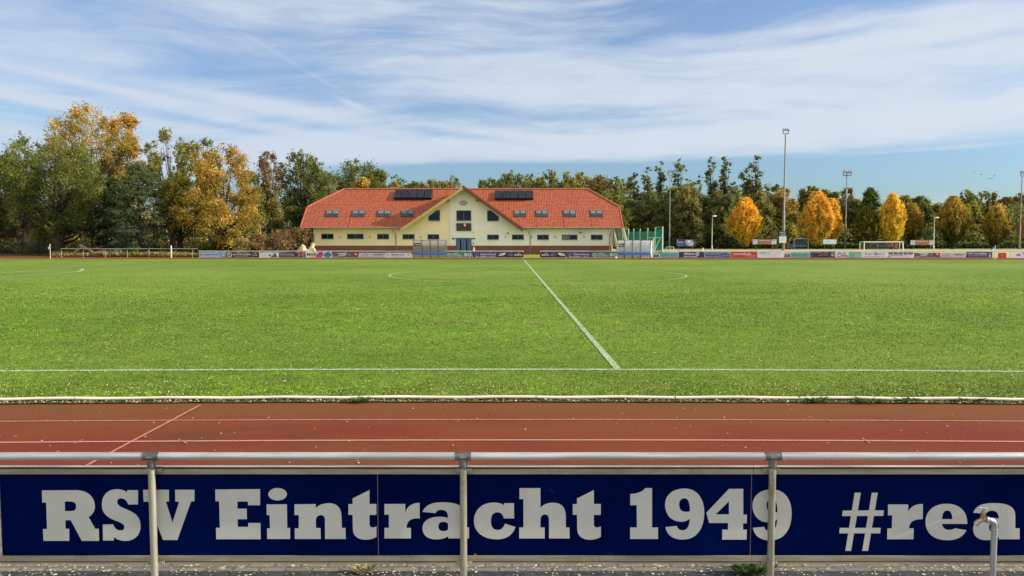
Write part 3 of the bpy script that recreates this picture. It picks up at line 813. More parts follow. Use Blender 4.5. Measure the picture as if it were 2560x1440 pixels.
# downpipes
for px, r0 in ((785.5, 569), (990, 569), (1325.5, 571)):
    x = X(px, YW, 600); MB().tube([(x - .45, eY - .05, eZ - .12), (x - .4, eY + .1, eZ - .3), (x, YW - .09, eZ - 1.0), (x, YW - .09, .02)], .05, 8).build('downpipe', M_ZINC, club)
x = X(1524, YW, 600); MB().tube([(x + .5, eY - .05, eZ - .12), (x + .45, eY + .1, eZ - .3), (x, YW - .09, eZ - 1.0), (x, YW - .09, .02)], .05, 8).build('downpipe', M_ZINC, club)
MB().box(xs_ - .03, xs_ + .03, YW - .012, YW - .001, PZ, gz(xs_) - .45).build('expansion_joint', mat('pale_joint', (.58, .52, .34), .9), club)
# emblem
ex, ez_ = X(1158.5, YW, 507), Z(507.5, YW)
pl = MB(); pts = ellipse_pts(ex, ez_, .60, .36, 32); pl.prism_y(pts[::1], YW - .05, YW - .001)
em = pl.build('emblem', mat('grey_emblem_rim', (.34, .37, .30), .6), club)
MB().prism_y(ellipse_pts(ex, ez_, .53, .31, 32), YW - .056, YW - .051).build('emblem_ring', mat('cream_emblem', (.60, .60, .50), .6), em)
MB().prism_y(ellipse_pts(ex, ez_, .43, .23, 32), YW - .062, YW - .057).build('emblem_field', M_('blue'), em)
mb = MB(); text_at(mb, 'RSV', ex - .29, ex + .29, ez_ - .11, ez_ + .11, YW - .066, .03); mb.build('emblem_lettering', M_('white'), em)
# roof windows and solar panels, lying on the front slope
nrm = Vector((0, -sl, 1)).normalized()
def on_roof(px, row):
    """point of the front slope seen at a photo pixel"""
    d = ray(px, row); t = (eZ - sl * eY - HC) / (d[2] - sl * d[1])
    return Vector((d[0] * t, d[1] * t, HC + d[2] * t))
def roof_box(xa, xb_, ya, yb_, lift, th):
    A = [on(xa, ya), on(xb_, ya), on(xb_, yb_), on(xa, yb_)]
    return [tuple(Vector(p) + nrm * (lift + th)) for p in A], th
M_SFR = mat('dark_skylight_frame', (.06, .065, .07), .5, .3); M_FLASH = mat('skylight_flashing', (.20, .20, .20), .5, .4)
for px0, px1 in ((812, 849), (878, 914), (942, 978), (1001, 1036), (1284, 1316), (1338, 1371), (1407, 1441), (1474, 1508)):
    pm = (px0 + px1) / 2; q = on_roof(pm, 543); q2 = on_roof(pm, 527.5)
    w = (px1 - px0) * q.y / 2000 * .92; xc_ = (q.x + q2.x) / 2
    p_, th = roof_box(xc_ - w / 2, xc_ + w / 2, q.y, q2.y, .01, .07)
    sk = MB().slab(p_, th).build('roof_window', M_SFR, club)
    for s in (0, 1):
        a = xc_ - w / 2 + .10 + s * w / 2; c = a + w / 2 - .20
        p_, th = roof_box(a, c, q.y + .14, q2.y - .12, .085, .02)
        MB().slab(p_, th).build('pane', M_SKYG, sk)
        p_, th = roof_box(a, c, q2.y - .55, q2.y - .12, .107, .006)
        MB().slab(p_, th).build('blind', mat('pale_roller_blind', (.17, .18, .18), .7), sk)
    p_, th = roof_box(xc_ - w / 2 - .06, xc_ + w / 2 + .06, q2.y, q2.y + .14, .01, .05); MB().slab(p_, th).build('flashing', M_FLASH, sk)
    if px0 < 1250 or px0 > 1330:
        MB().slab([tuple(Vector(on(xc_ - w * .45 + d_, y_)) + nrm * .05) for d_, y_ in ((0, eY + .05), (.10, eY + .05), (.10, q.y - .05), (0, q.y - .05))], .03).build('gully', M_RIDGE, club)
M_SOLAR = mat('black_solar_glass', (.022, .024, .03), .22, .1, .2, .6); M_SOLF = mat('black_solar_frame', (.008, .008, .009), .5)
for (pa, ra, pb, rb, n) in ((984, 502, 1079, 479, 5), (1237, 503, 1333, 481, 5)):
    q = on_roof((pa + pb) / 2, ra - 1.5); q2 = on_roof((pa + pb) / 2, rb - .5)
    xa, xb_ = on_roof(pa, ra).x, on_roof(pb, ra).x
    w = (xb_ - xa) / n
    for i in range(n):
        A = [on(xa + w * i + .03, q.y), on(xa + w * (i + 1) - .03, q.y), on(xa + w * (i + 1) - .03, q2.y), on(xa + w * i + .03, q2.y)]
        lift = [.42, .42, .30, .30]
        P = [tuple(Vector(p) + nrm * l) for p, l in zip(A, lift)]
        sp_ = MB().slab(P, .09).build('solar_panel', M_SOLF, club)
        Q = [Vector(p) + nrm * .004 for p in P]; c = sum(Q, Vector()) / 4
        MB().slab([tuple(c + (v - c) * .95 + nrm * .008) for v in Q], .008).build('glass', M_SOLAR, sp_)
    MB().slab([tuple(Vector(on(x_, y_)) + nrm * .2) for x_, y_ in ((xa, q.y + .1), (xb_, q.y + .1), (xb_, q.y + .2), (xa, q.y + .2))], .19).slab([tuple(Vector(on(x_, y_)) + nrm * .18) for x_, y_ in ((xa, q2.y - .3), (xb_, q2.y - .3), (xb_, q2.y - .2), (xa, q2.y - .2))], .17).build('solar_rack', M_SOLF, club)
# snow guard line
for xa, xb_ in ((-9.0, -8.9),): pass
# antennas on the ridge
for px in (1100, 1206):
    x = X(px, RY, 474); MB().tube([(x, RY + .3, RZ), (x, RY + .3, RZ + 1.1)], .02, 5).build('ridge_rod', M_ZINC, club)

# scoreboard
ys = YW - .02
sx0, sx1, sz0, sz1 = X(1141, ys, 568), X(1178, ys, 568), Z(577, ys), Z(558, ys)
sb = thing('scoreboard', ((sx0 + sx1) / 2, ys, sz0), 'black electronic scoreboard with a red zero above the clubhouse door', 'scoreboard')
MB().box(sx0, sx1, ys - .14, ys, sz0, sz1).build('casing', mat('black_scoreboard', (.012, .013, .013), .5), sb)
MB().box(sx0 + .05, sx1 - .05, ys - .145, ys - .141, sz0 + .05, sz1 - .05).build('display', mat('dark_display', (.018, .02, .018), .25), sb)
mb = MB(); text_at(mb, '0', X(1160.3, ys), X(1164.2, ys), Z(565.8, ys), Z(559, ys), ys - .152, .04)
mb.build('lit_digit', mat('red_led', (1.0, .10, .08), .5, 0, 0, emit=1.4), sb)
mb = MB(); text_at(mb, 'LIVE', X(1143, ys), X(1147.6, ys), Z(567.6, ys), Z(566, ys), ys - .152, .02); mb.build('lettering', M_('orange'), sb)
mb = MB(); text_at(mb, 'Sportanzeige', X(1154.5, ys), X(1164, ys), Z(575.3, ys), Z(574.2, ys), ys - .152, .01); mb.build('lettering', M_('grey'), sb)

# outside stair at the right end
st = thing('outside_stair', (wx1 + 1.2, YW - .5, 0), 'open metal stair with cream sides at the right end of the clubhouse', 'stair')
M_TREAD = mat('grey_metal_tread', (.26, .26, .23), .5, .4); M_CREAM = mat('cream_stringer', (.62, .58, .42), .8)
ya, yb_ = 104.6, 110.8
n = 17; za, zb_ = .1, 3.4
for i in range(n):
    u = i / (n - 1); y = ya + (yb_ - ya) * u; z = za + (zb_ - za) * u; x = wx1 + .35 + .12 * (1 - u)
    MB().box(x, x + 1.15, y, y + .26, z, z + .055).build('tread', M_TREAD, st)
for x, w in ((wx1 + .22, .08), (wx1 + 1.62, .08)):
    MB().slab([(x, ya - .3, za - .1), (x, ya - .3, za + 1.0), (x, yb_, zb_ + 1.05), (x, yb_, zb_ - .25)], w).build('side_panel', M_CREAM, st)
MB().tube([(wx1 - .05, YW - .45, 0), (wx1 - .05, YW - .45, 3.3)], .07, 8).build('support_post', M_CREAM, st)
MB().box(wx1 + .1, wx1 + 1.8, yb_ + .2, yb_ + 2.2, zb_ - .12, zb_).build('landing', M_TREAD, st)

# house far right
yh = 235
ht = thing('house', (X(2531, yh), yh, 0), 'distant house with red brown roof and dark upper wall at the right edge', 'house')
hx0, hx1 = X(2500, yh), X(2552, yh)
MB().slab([(hx0 - .8, yh - .8, Z(560, yh)), (hx1 + .8, yh - .8, Z(560, yh)), (hx1 + .8, yh + 4, Z(542, yh) + .2), (hx0 - .8, yh + 4, Z(542, yh) + .2)], .2).build('roof', mat('red_brown_roof', (.22, .07, .05), .8, 0, .2, .6), ht)
MB().box(hx0, hx1, yh, yh + 8, Z(573, yh), Z(560, yh) - .25).build('upper_wall', mat('dark_board_wall', (.03, .028, .04), .8), ht)
MB().box(hx0 + .1, hx1 - .1, yh + .1, yh + 8, 0, Z(573, yh)).build('lower_wall', mat('grey_house_wall', (.34, .33, .29), .9), ht)
for a, c in ((2514.5, 2519), (2523.5, 2530)):
    f = MB().box(X(a, yh), X(c, yh), yh - .06, yh, Z(570, yh), Z(561, yh)).build('window', M_('white'), ht)
    MB().box(X(a + 1, yh), X(c - 1, yh), yh - .08, yh - .061, Z(569, yh), Z(562, yh)).build('pane', M_GLASS, f)
# ------------------------------------------------------------ far side: barriers, boards, shelters
YF = 90.0
M_WRAIL = mat('white_tube_rail', (.60, .58, .52), .45, .25, .12, .8)
M_GRAIL = mat('grey_tube_rail', (.32, .33, .32), .45, .4, .12, .8)
def barrier(label, px0, px1, posts, m=M_WRAIL, row=628, bottom=True, y=YF, low=None, r=.045, group='barriers on the far side'):
    x0, x1 = X(px0, y), X(px1, y); zt = Z(row, y)
    t = thing('barrier', ((x0 + x1) / 2, y, 0), label, 'barrier', group)
    MB().tube([(x0, y, zt), (x1, y, zt)], r, 8).build('rail', m, t)
    if bottom: MB().box(x0, x1, y - .03, y + .03, .06, .145).build('bottom_rail', m, t)
    for p in posts:
        x = X(p, y); mb = MB().tube([(x, y + .01, 0), (x, y + .01, zt)], .035, 8)
        mb.box(x - .05, x + .05, y - .04, y + .06, .0, .02); mb.build('post', m, t)
    return t
barrier('long grey rail barrier with open posts then boards, far left', 495, 1029, list(range(541, 1029, 54)) + [1028], M_WRAIL)
barrier('open thin grey rail barrier with bare posts, far left corner', 152, 494, [153, 208, 263, 318, 373, 481], M_GRAIL, row=622, bottom=False, y=93)
o = thing('marker_post', (X(428, 92.9), 92.9, 0), 'thick white post rising above the open rail at far left', 'post')
MB().tube([(X(428, 92.9), 92.9, 0), (X(428, 92.9), 92.9, 1.35)], .085, 10).ellipsoid((X(428, 92.9), 92.9, 1.35), .085, .085, .05).build('post', M_WRAIL, o)
barrier('short white barrier right of the home shelter, before the clubhouse door', 1115, 1309, [1116, 1160, 1226, 1278, 1308])
barrier('short white barrier right of the halfway gap, before the clubhouse', 1350, 1545, [1351, 1383, 1436, 1490, 1544])
barrier('long white barrier with boards across the right half', 1632, 2481, list(range(1686, 2481, 54)) + [2480])
barrier('open white barrier piece at the right corner flag', 2482, 2640, [2496, 2527, 2549, 2600], bottom=False)

BT, BB = 632.0, 643.2
def board(label, px0, px1, bg, items, rows=(BT, BB), y=YF - .05, name='advertising_board', group='advertising boards on the far barriers', depth=.035):
    x0, x1 = X(px0, y) + .01, X(px1, y) - .01; z0, z1 = Z(rows[1], y), Z(rows[0], y)
    t = thing(name, ((x0 + x1) / 2, y, z0), label, 'advertising board', group)
    MB().box(x0, x1, y - depth, y, z0, z1).build('panel', M_(bg), t)
    lay = {}
    for k, it in enumerate(items):
        kind, col = it[0], it[1]
        key = (kind == 't', col); mb = lay.setdefault(key, MB()); yy = y - depth - .004 - .0015 * k
        if kind == 't':
            _, _, s, a, b_, r0, r1 = it[:7]; sl = it[7] if len(it) > 7 else 0
            text_at(mb, s, X(a, y), X(b_, y), Z(r1, y), Z(r0, y), yy, .02, sl)
        elif kind == 'r':
            _, _, a, b_, r0, r1 = it
            mb.add([(X(a, y), yy, Z(r1, y)), (X(b_, y), yy, Z(r1, y)), (X(b_, y), yy, Z(r0, y)), (X(a, y), yy, Z(r0, y))], [(0, 1, 2, 3)])
        elif kind == 'p':
            pts = [(X(a, y), yy, Z(r, y)) for a, r in it[2]]; mb.add(pts, [tuple(range(len(pts)))])
        elif kind in ('e', 'o'):
            _, _, cx, cr, rx, ry = it[:6]
            pts = [(X(a, y), yy, Z(r, y)) for a, r in ellipse_pts(cx, cr, rx, ry, 20)]
            if kind == 'e': mb.add(pts, [tuple(range(20))])
            else:
                th = it[6]; q = [(X(a, y), yy, Z(r, y)) for a, r in ellipse_pts(cx, cr, rx - th, ry - th, 20)]
                mb.add(pts + q, [(i, (i + 1) % 20, 20 + (i + 1) % 20, 20 + i) for i in range(20)])
    for (tx, col), mb in lay.items(): mb.build('lettering' if tx else 'printed_shape', M_(col), t)
    return t
H = 1
board('light blue board with dark slogan and blue square, leftmost board', 498, 564, 'sky', [('t', 'navy', 'DEIN JOB BEIM WIDERSTAND', 500, 548, 634.5, 640), ('r', 'mid', 550, 563, 631.8, 642.5), ('r', 'mid', 498.5, 550, 631.6, 632.6), ('t', 'white', '33', 553, 561, 634, 640.5), ('r', 'lblue', 502, 545, 641.2, 641.9)], rows=(630.5, 642.5))
board('black board with hexagon emblem and white lettering', 565, 647, 'black', [('p', 'white', [(573.5, 631.5), (579.5, 634), (579.5, 640.5), (573.5, 643), (567.5, 640.5), (567.5, 634)]), ('p', 'black', [(573.5, 633), (578, 635), (578, 639.5), (573.5, 641.6), (569, 639.5), (569, 635)]), ('t', 'white', 'CL', 570.5, 577, 634.8, 640), ('r', 'steel', 585, 624, 629.5 + 3, 633.3), ('t', 'white', 'HAUPTSTADT LIMOUSINEN', 582, 627, 634.6, 638), ('r', 'grey', 586, 621, 640, 640.9), ('r', 'grey', 631, 631.5, 632.5, 642), ('e', 'white', 639.5, 633, 1.3, 1.2), ('t', 'grey', 'BOXER', 634, 644, 636.5, 639.5)])
board('white board with small photo of a crouching figure and dumbbell', 648, 697, 'white', [('r', 'pale', 673, 697, 631.9, 643), ('r', 'grey', 651, 671, 634, 635), ('r', 'grey', 651, 668, 637, 637.6), ('r', 'grey', 651, 668, 639.5, 640), ('e', 'dnavy', 674.5, 637.8, 2.2, 2.4), ('p', 'dgrey', [(678, 640), (684, 637), (684, 634.5), (687, 632.5), (690, 635), (692, 638), (692, 641.5), (680, 641.5)]), ('r', 'dgrey', 677, 696, 641.5, 643)], rows=(631.2, 644))
board('dark navy board ending in large red 2:0 score digits', 698, 763, 'dnavy', [('r', 'steel', 700, 738, 632.6, 633.3), ('t', 'white', 'Wir bringen Strom und', 700, 734, 634.5, 636.5), ('t', 'white', 'Energie nach Hause', 700, 737, 637, 639), ('r', 'steel', 700, 746, 640.5, 641.2), ('t', 'orange', '2:0', 744, 761, 632.8, 640.6), ('e', 'white', 759.5, 641.8, 1, .7)])
board('white board with bold black lettering over yellow, magenta and blue splashes', 764, 830, 'white', [('p', 'yellow', [(777, 643), (776, 638), (781, 633.5), (784, 629.6), (789, 633), (789, 638), (787, 643.2)]), ('p', 'magenta', [(789, 643), (791, 638), (796, 634), (799, 629.5), (806, 629.5), (808, 634), (807, 640), (803, 644)]), ('p', 'cyan', [(810, 642), (812, 636), (815, 631), (822, 629.5), (827, 633), (829, 638), (825, 643), (816, 644)]), ('t', 'black', 'MAROTZKE', 767, 829, 632.6, 639.4, .12)], rows=(630, 643.5))
def car_board(label, a): return board(label, a, a + 65, 'dgrey', [('p', 'dred', [(a + 2, 634), (a + 22, 636), (a + 40, 640), (a + 64, 642), (a + 64, 632), (a + 46, 632.4), (a + 50, 638)]), ('p', 'grey', [(a + 10, 632.4), (a + 34, 632.4), (a + 36, 637.5), (a + 18, 636)]), ('e', 'dgrey', a + 43, 637, 4.5, 4.3), ('o', 'steel', a + 43, 637, 3.6, 3.5, .8), ('r', 'red', a + 54, a + 62, 632.3, 638.5), ('r', 'white', a + 56.5, a + 60, 634, 637), ('r', 'grey', a + 2, a + 22, 640.6, 641.5), ('p', 'white', [(a + 14, 637), (a + 33, 639), (a + 31, 640.3), (a + 16, 638.6)])])
car_board('dark red photo board between the splash board and a grey board', 831)
def grey_board(label, a): return board(label, a, a + 64, 'grey', [('p', 'steel', [(a + 2, 643), (a + 8, 638), (a + 15, 635.5), (a + 19, 634.5), (a + 16, 638), (a + 10, 643)]), ('p', 'white', [(a + 5, 643), (a + 10, 639), (a + 15, 637), (a + 10, 640), (a + 8, 643)]), ('r', 'steel', a + 20, a + 22, 633, 643), ('t', 'dgrey', 'HÖSCH', a + 36, a + 61, 633.3, 638.5)])
grey_board('grey board with dark spaced lettering, left of the home shelter', 897)
board('white board with red mark and dark italic lettering beside the home shelter', 962, 1027, 'white', [('r', 'red', 978.5, 983, 635, 639), ('t', 'dgrey', 'ENKWO', 984, 1012, 634.5, 639.2, .15), ('r', 'grey', 984, 1011, 640.6, 641.3), ('e', 'steel', 969, 637, 3, 1.6), ('e', 'steel', 1021, 637, 3, 1.6), ('e', 'red', 971, 636, .9, .9)], rows=(631.8, 644))
def green_board(label, a): return board(label, a, a + 65, 'green', [('o', 'white', a + 8, 637.3, 6, 4, 1.1), ('t', 'white', 'RSV', a + 5, a + 11, 636, 638.6), ('t', 'white', 'UNSERE', a + 16, a + 31, 632.8, 635.2), ('t', 'white', 'AMATEURE.', a + 16, a + 38, 636, 638.3), ('t', 'white', 'ECHTE PROFIS.', a + 16, a + 43, 639, 641.4), ('e', 'pale', a + 49.5, 637, 4.2, 4.2), ('o', 'green', a + 49.5, 637, 2.8, 2.8, .8), ('e', 'pale', a + 59, 637, 4.2, 4.2), ('e', 'dred', a + 59, 637, 2.4, 2.4)], rows=(629.5, 642.8))
def pipe_board(label, a): return board(label, a, a + 64, 'navy', [('t', 'lblue', 'UWT', a + 5, a + 17, 633.8, 638), ('t', 'white', 'Rohrreinigung', a + 20, a + 59, 633.4, 638.8), ('t', 'white', 'Tel. 033203 / 2 18 71', a + 7, a + 57, 639.4, 642.8)] + [('r', 'lblue', a + 3 + 3 * k, a + 4.4 + 3 * k, 631.6, 632.5) for k in range(20)], rows=(630.8, 643))
def cars_black(label, a, flip=False):
    A = [('p', 'white', [(3, 639), (3, 635.5), (7, 633), (20, 632), (17, 637), (12, 638.6), (6, 639.6)]), ('p', 'black', [(5, 636), (8, 634.4), (12, 634), (9, 637)]), ('p', 'blue', [(22, 638), (22, 634), (30, 633), (38, 634.5), (37, 640), (32, 641), (27, 639)]), ('p', 'lblue', [(31, 637), (37, 636), (36, 639), (32, 639)])]
    f = (lambda x: a + 64 - x) if flip else (lambda x: a + x)
    tx = (a + 4, a + 23) if flip else (a + 41, a + 61)
    it = [(k, c, [(f(x), r) for x, r in p]) for k, c, p in A] + [('t', 'white', 'Böttche', tx[0], tx[1], 635, 639.3), ('p', 'white', [(tx[0] + 5, 634.5), (tx[0] + 9, 632.4), (tx[0] + 15, 633.6), (tx[0] + 15, 634.4), (tx[0] + 9, 633.4)])]
    return board(label, a, a + 64, 'black', it, rows=(631.2, 643))
green_board('green board with white oval emblem left of the clubhouse door', 1115)
pipe_board('dark blue board with dotted border below the clubhouse door', 1181)
cars_black('black board with two car pictures, just left of the halfway gap', 1245)
cars_black('black board with mirrored car pictures, just right of the halfway gap', 1350, True)
pipe_board('dark blue dotted board right of the mirrored black board', 1415)
green_board('green board with white oval emblem left of the guest shelter', 1479)
def photo_bit(label, a): return board(label, a, a + 16, 'grey', [('p', 'dgrey', [(a + .5, 642.5), (a + 3, 636), (a + 6, 632.5), (a + 10, 634), (a + 15.5, 636), (a + 15.5, 642.5)]), ('e', 'grey', a + 7.5, 635.5, 2.6, 2.2)], rows=(631, 643.8))
def teal_board(label, a, b): return board(label, a, b, 'teal', [('t', 'green', 'Praxis Kleinmachnow', a + 3, a + (b - a) * .5, 636.6, 638.8), ('t', 'green', 'Gesundheit', a + (b - a) * .62, b - 2, 637, 638.8), ('p', 'green', [(a + (b - a) * .78, 635.5), (a + (b - a) * .82, 632.8), (a + (b - a) * .84, 635.5)])], rows=(630.8, 643.4))
photo_bit('small grey photo board just right of the guest shelter', 1632)
teal_board('turquoise board between the small photo and the first navy board', 1649, 1696)
board('navy board with large white company lettering and round eagle mark', 1696.5, 1761, 'navy', [('t', 'white', 'Allianz', 1709, 1736, 631.6, 637.2), ('o', 'white', 1743, 634.6, 4.9, 4.6, 1.2), ('r', 'white', 1741, 1742, 632.8, 637), ('r', 'white', 1742.7, 1743.7, 632, 637.4), ('r', 'white', 1744.4, 1745.4, 632.8, 637), ('t', 'white', 'Global Investors', 1709, 1743, 639.2, 642.8)], rows=(629.8, 643.8))
board('mid blue board with pale wave and small lettering', 1761.5, 1827, 'blue', [('t', 'white', 'Heizung  Sanitär  Meisterbetrieb', 1764, 1811, 631.4, 633.6), ('r', 'grey', 1764, 1800, 635.3, 636), ('t', 'white', 'CMB', 1817, 1826, 631.4, 634.4), ('p', 'grey', [(1762, 640.6), (1778, 641.6), (1800, 640), (1815, 638.6), (1827, 639.2), (1827, 639.9), (1815, 639.4), (1800, 640.9), (1778, 642.4), (1762, 641.6)])], rows=(630, 643.8))
board('bright red board with white web address', 1827.5, 1893, 'red', [('t', 'white', 'www.mbs.de', 1833, 1877, 631.8, 637.4), ('e', 'white', 1867.5, 639.6, 1.1, 1.1), ('r', 'white', 1869, 1888, 639.5, 640.2)], rows=(629.5, 643.6))
board('white board with green italic lettering and green stripes', 1893.5, 1959, 'white', [('t', 'lgreen', 'AWE', 1897, 1912, 629.9, 635.6, .3), ('r', 'lgreen', 1914, 1928, 630.3, 630.9), ('r', 'lgreen', 1914, 1928, 632.5, 633.1), ('r', 'lgreen', 1914, 1928, 634.7, 635.3), ('r', 'grey', 1933, 1950, 633, 633.5), ('r', 'grey', 1933, 1950, 636, 636.5), ('r', 'grey', 1933, 1950, 640, 640.5)], rows=(628.9, 644.2))
photo_bit('small grey photo board left of the second turquoise board', 1960)
teal_board('turquoise board beside the dark board with an orange arc', 1976.5, 2025)
board('dark board with glowing orange arc of a car outline', 2025.5, 2088, 'dnavy', [('t', 'white', 'Ihr Autohaus in Teltow', 2028, 2073, 630.8, 632.4), ('p', 'orange', [(2043, 640), (2048, 637.6), (2058, 636), (2068, 636.6), (2071, 638.2), (2066, 637.8), (2057, 637.2), (2049, 638.8)]), ('o', 'steel', 2031, 639, 3, 2.6, .6), ('r', 'grey', 2077, 2087, 631.6, 633), ('r', 'steel', 2077, 2086, 634.5, 641)], rows=(629.2, 643.8))
board('white and green board with black roof line mark', 2088.5, 2154, 'white', [('r', 'lgreen', 2120, 2153.5, 629.8, 643.6), ('p', 'pale', [(2108, 630), (2122, 630), (2122, 643.6), (2108, 643.6)]), ('p', 'black', [(2092.5, 636.5), (2098.5, 630.6), (2100, 630.6), (2109.5, 641), (2107.5, 641), (2099.3, 632.4), (2094, 637.8)]), ('t', 'black', 'WGT', 2091.5, 2106, 638.9, 643), ('p', 'skin', [(2108, 631), (2114, 629.8), (2114, 636), (2124, 640), (2120, 643), (2110, 642)]), ('t', 'white', 'Für Sie in guten', 2127, 2149, 631.2, 633), ('r', 'white', 2133, 2152, 635.8, 636.3), ('r', 'white', 2136, 2152, 638.6, 639.1), ('r', 'white', 2133, 2152, 641.2, 641.7)], rows=(629.4, 643.9))
board('white board with grey lettering and small building mark in the word', 2154.5, 2219, 'white', [('t', 'steel', 'APART', 2161, 2182, 632.4, 637.6), ('p', 'steel', [(2184, 637.6), (2184, 633.2), (2189.5, 630), (2195, 633.2), (2195, 637.6)]), ('t', 'steel', 'ENTS', 2196, 2213, 632.4, 637.6), ('t', 'steel', 'AM BRANDENBURGER TOR', 2158, 2212, 640, 642)], rows=(629.2, 644.2))
board('white board topped by a row of small dark photos', 2219.5, 2284, 'white', [('r', 'dgrey', 2221.5 + 12.6 * k, 2232 + 12.6 * k, 629.9, 636.2) for k in range(5)] + [('p', 'pale', [(2222 + 12.6 * k, 630), (2228 + 12.6 * k, 630), (2231 + 12.6 * k, 633)]) for k in range(5)] + [('r', 'steel', 2221, 2257, 638, 639.6), ('r', 'grey', 2260, 2280, 638.8, 640.5), ('r', 'steel', 2221, 2226, 640.4, 643)], rows=(629, 644.2))
car_board('dark red photo board between the small-photo board and a grey board', 2285)
grey_board('grey board with dark spaced lettering, left of a navy board', 2350.5)
board('navy board with white lettering and a man in a suit', 2415.5, 2481, 'navy', [('t', 'white', 'MAK Immobilien', 2419, 2467, 631.4, 636), ('t', 'grey', 'Tel. 03329 697275', 2419, 2467, 638, 640.8), ('p', 'dgrey', [(2469, 643.4), (2470, 637), (2474, 635), (2479, 637), (2480, 643.4)]), ('e', 'skin', 2474.2, 633, 2, 2.2), ('p', 'white', [(2473, 636), (2475.6, 636), (2475, 643.4), (2473.6, 643.4)])], rows=(629.7, 643.9))
board('small bright red board beside the right corner flag', 2496, 2516, 'red', [('t', 'orange', 'AGIL', 2501, 2509, 636, 639)], rows=(632, 646))
board('white board with dark oval mark, last at the right edge', 2535, 2640, 'white', [('o', 'navy', 2546, 637.3, 5.5, 3, 1.2), ('t', 'navy', 'AMC', 2543, 2549.5, 636, 638.8), ('r', 'dred', 2557, 2570, 631.5, 634)], rows=(629.8, 645))

# shelters
def tl(b, p, col):
    t = b.add('ShaderNodeBsdfTranslucent'); t.inputs['Color'].default_value = (*col, 1)
    mx = b.add('ShaderNodeMixShader'); mx.inputs[0].default_value = .5
    b.l.new(p.outputs[0], mx.inputs[1]); b.l.new(t.outputs[0], mx.inputs[2]); b.l.new(mx.outputs[0], b.n['Material Output'].inputs['Surface'])
def mat_poly():
    m, b, p = new_mat('smoked_clear_panel')
    tc = b.add('ShaderNodeTexCoord')
    f = b.ramp(b.noise(tc.outputs['Object'], 2.5, 5, .7), .3, .7)
    b.l.new(b.mix(f, (.34, .36, .33), (.46, .49, .47)), p.inputs['Base Color'])
    p.inputs['Roughness'].default_value = .25; p.inputs['Alpha'].default_value = .42
    tl(b, p, (.5, .5, .44))
    return m
def mat_poly2():
    m, b, p = new_mat('milky_clear_panel')
    tc = b.add('ShaderNodeTexCoord')
    f = b.ramp(b.noise(tc.outputs['Object'], 2.5, 5, .7), .3, .7)
    b.l.new(b.mix(f, (.60, .66, .68), (.72, .77, .80)), p.inputs['Base Color'])
    p.inputs['Roughness'].default_value = .25; p.inputs['Alpha'].default_value = .8
    tl(b, p, (.85, .88, .88))
    return m
M_SMOKE, M_MILK = mat_poly(), mat_poly2()
M_RIB = mat('dark_shelter_rib', (.13, .14, .11), .5, .4)
M_SEAT = mat('blue_plastic_seat', (.06, .16, .60), .35, 0, .15, 4)
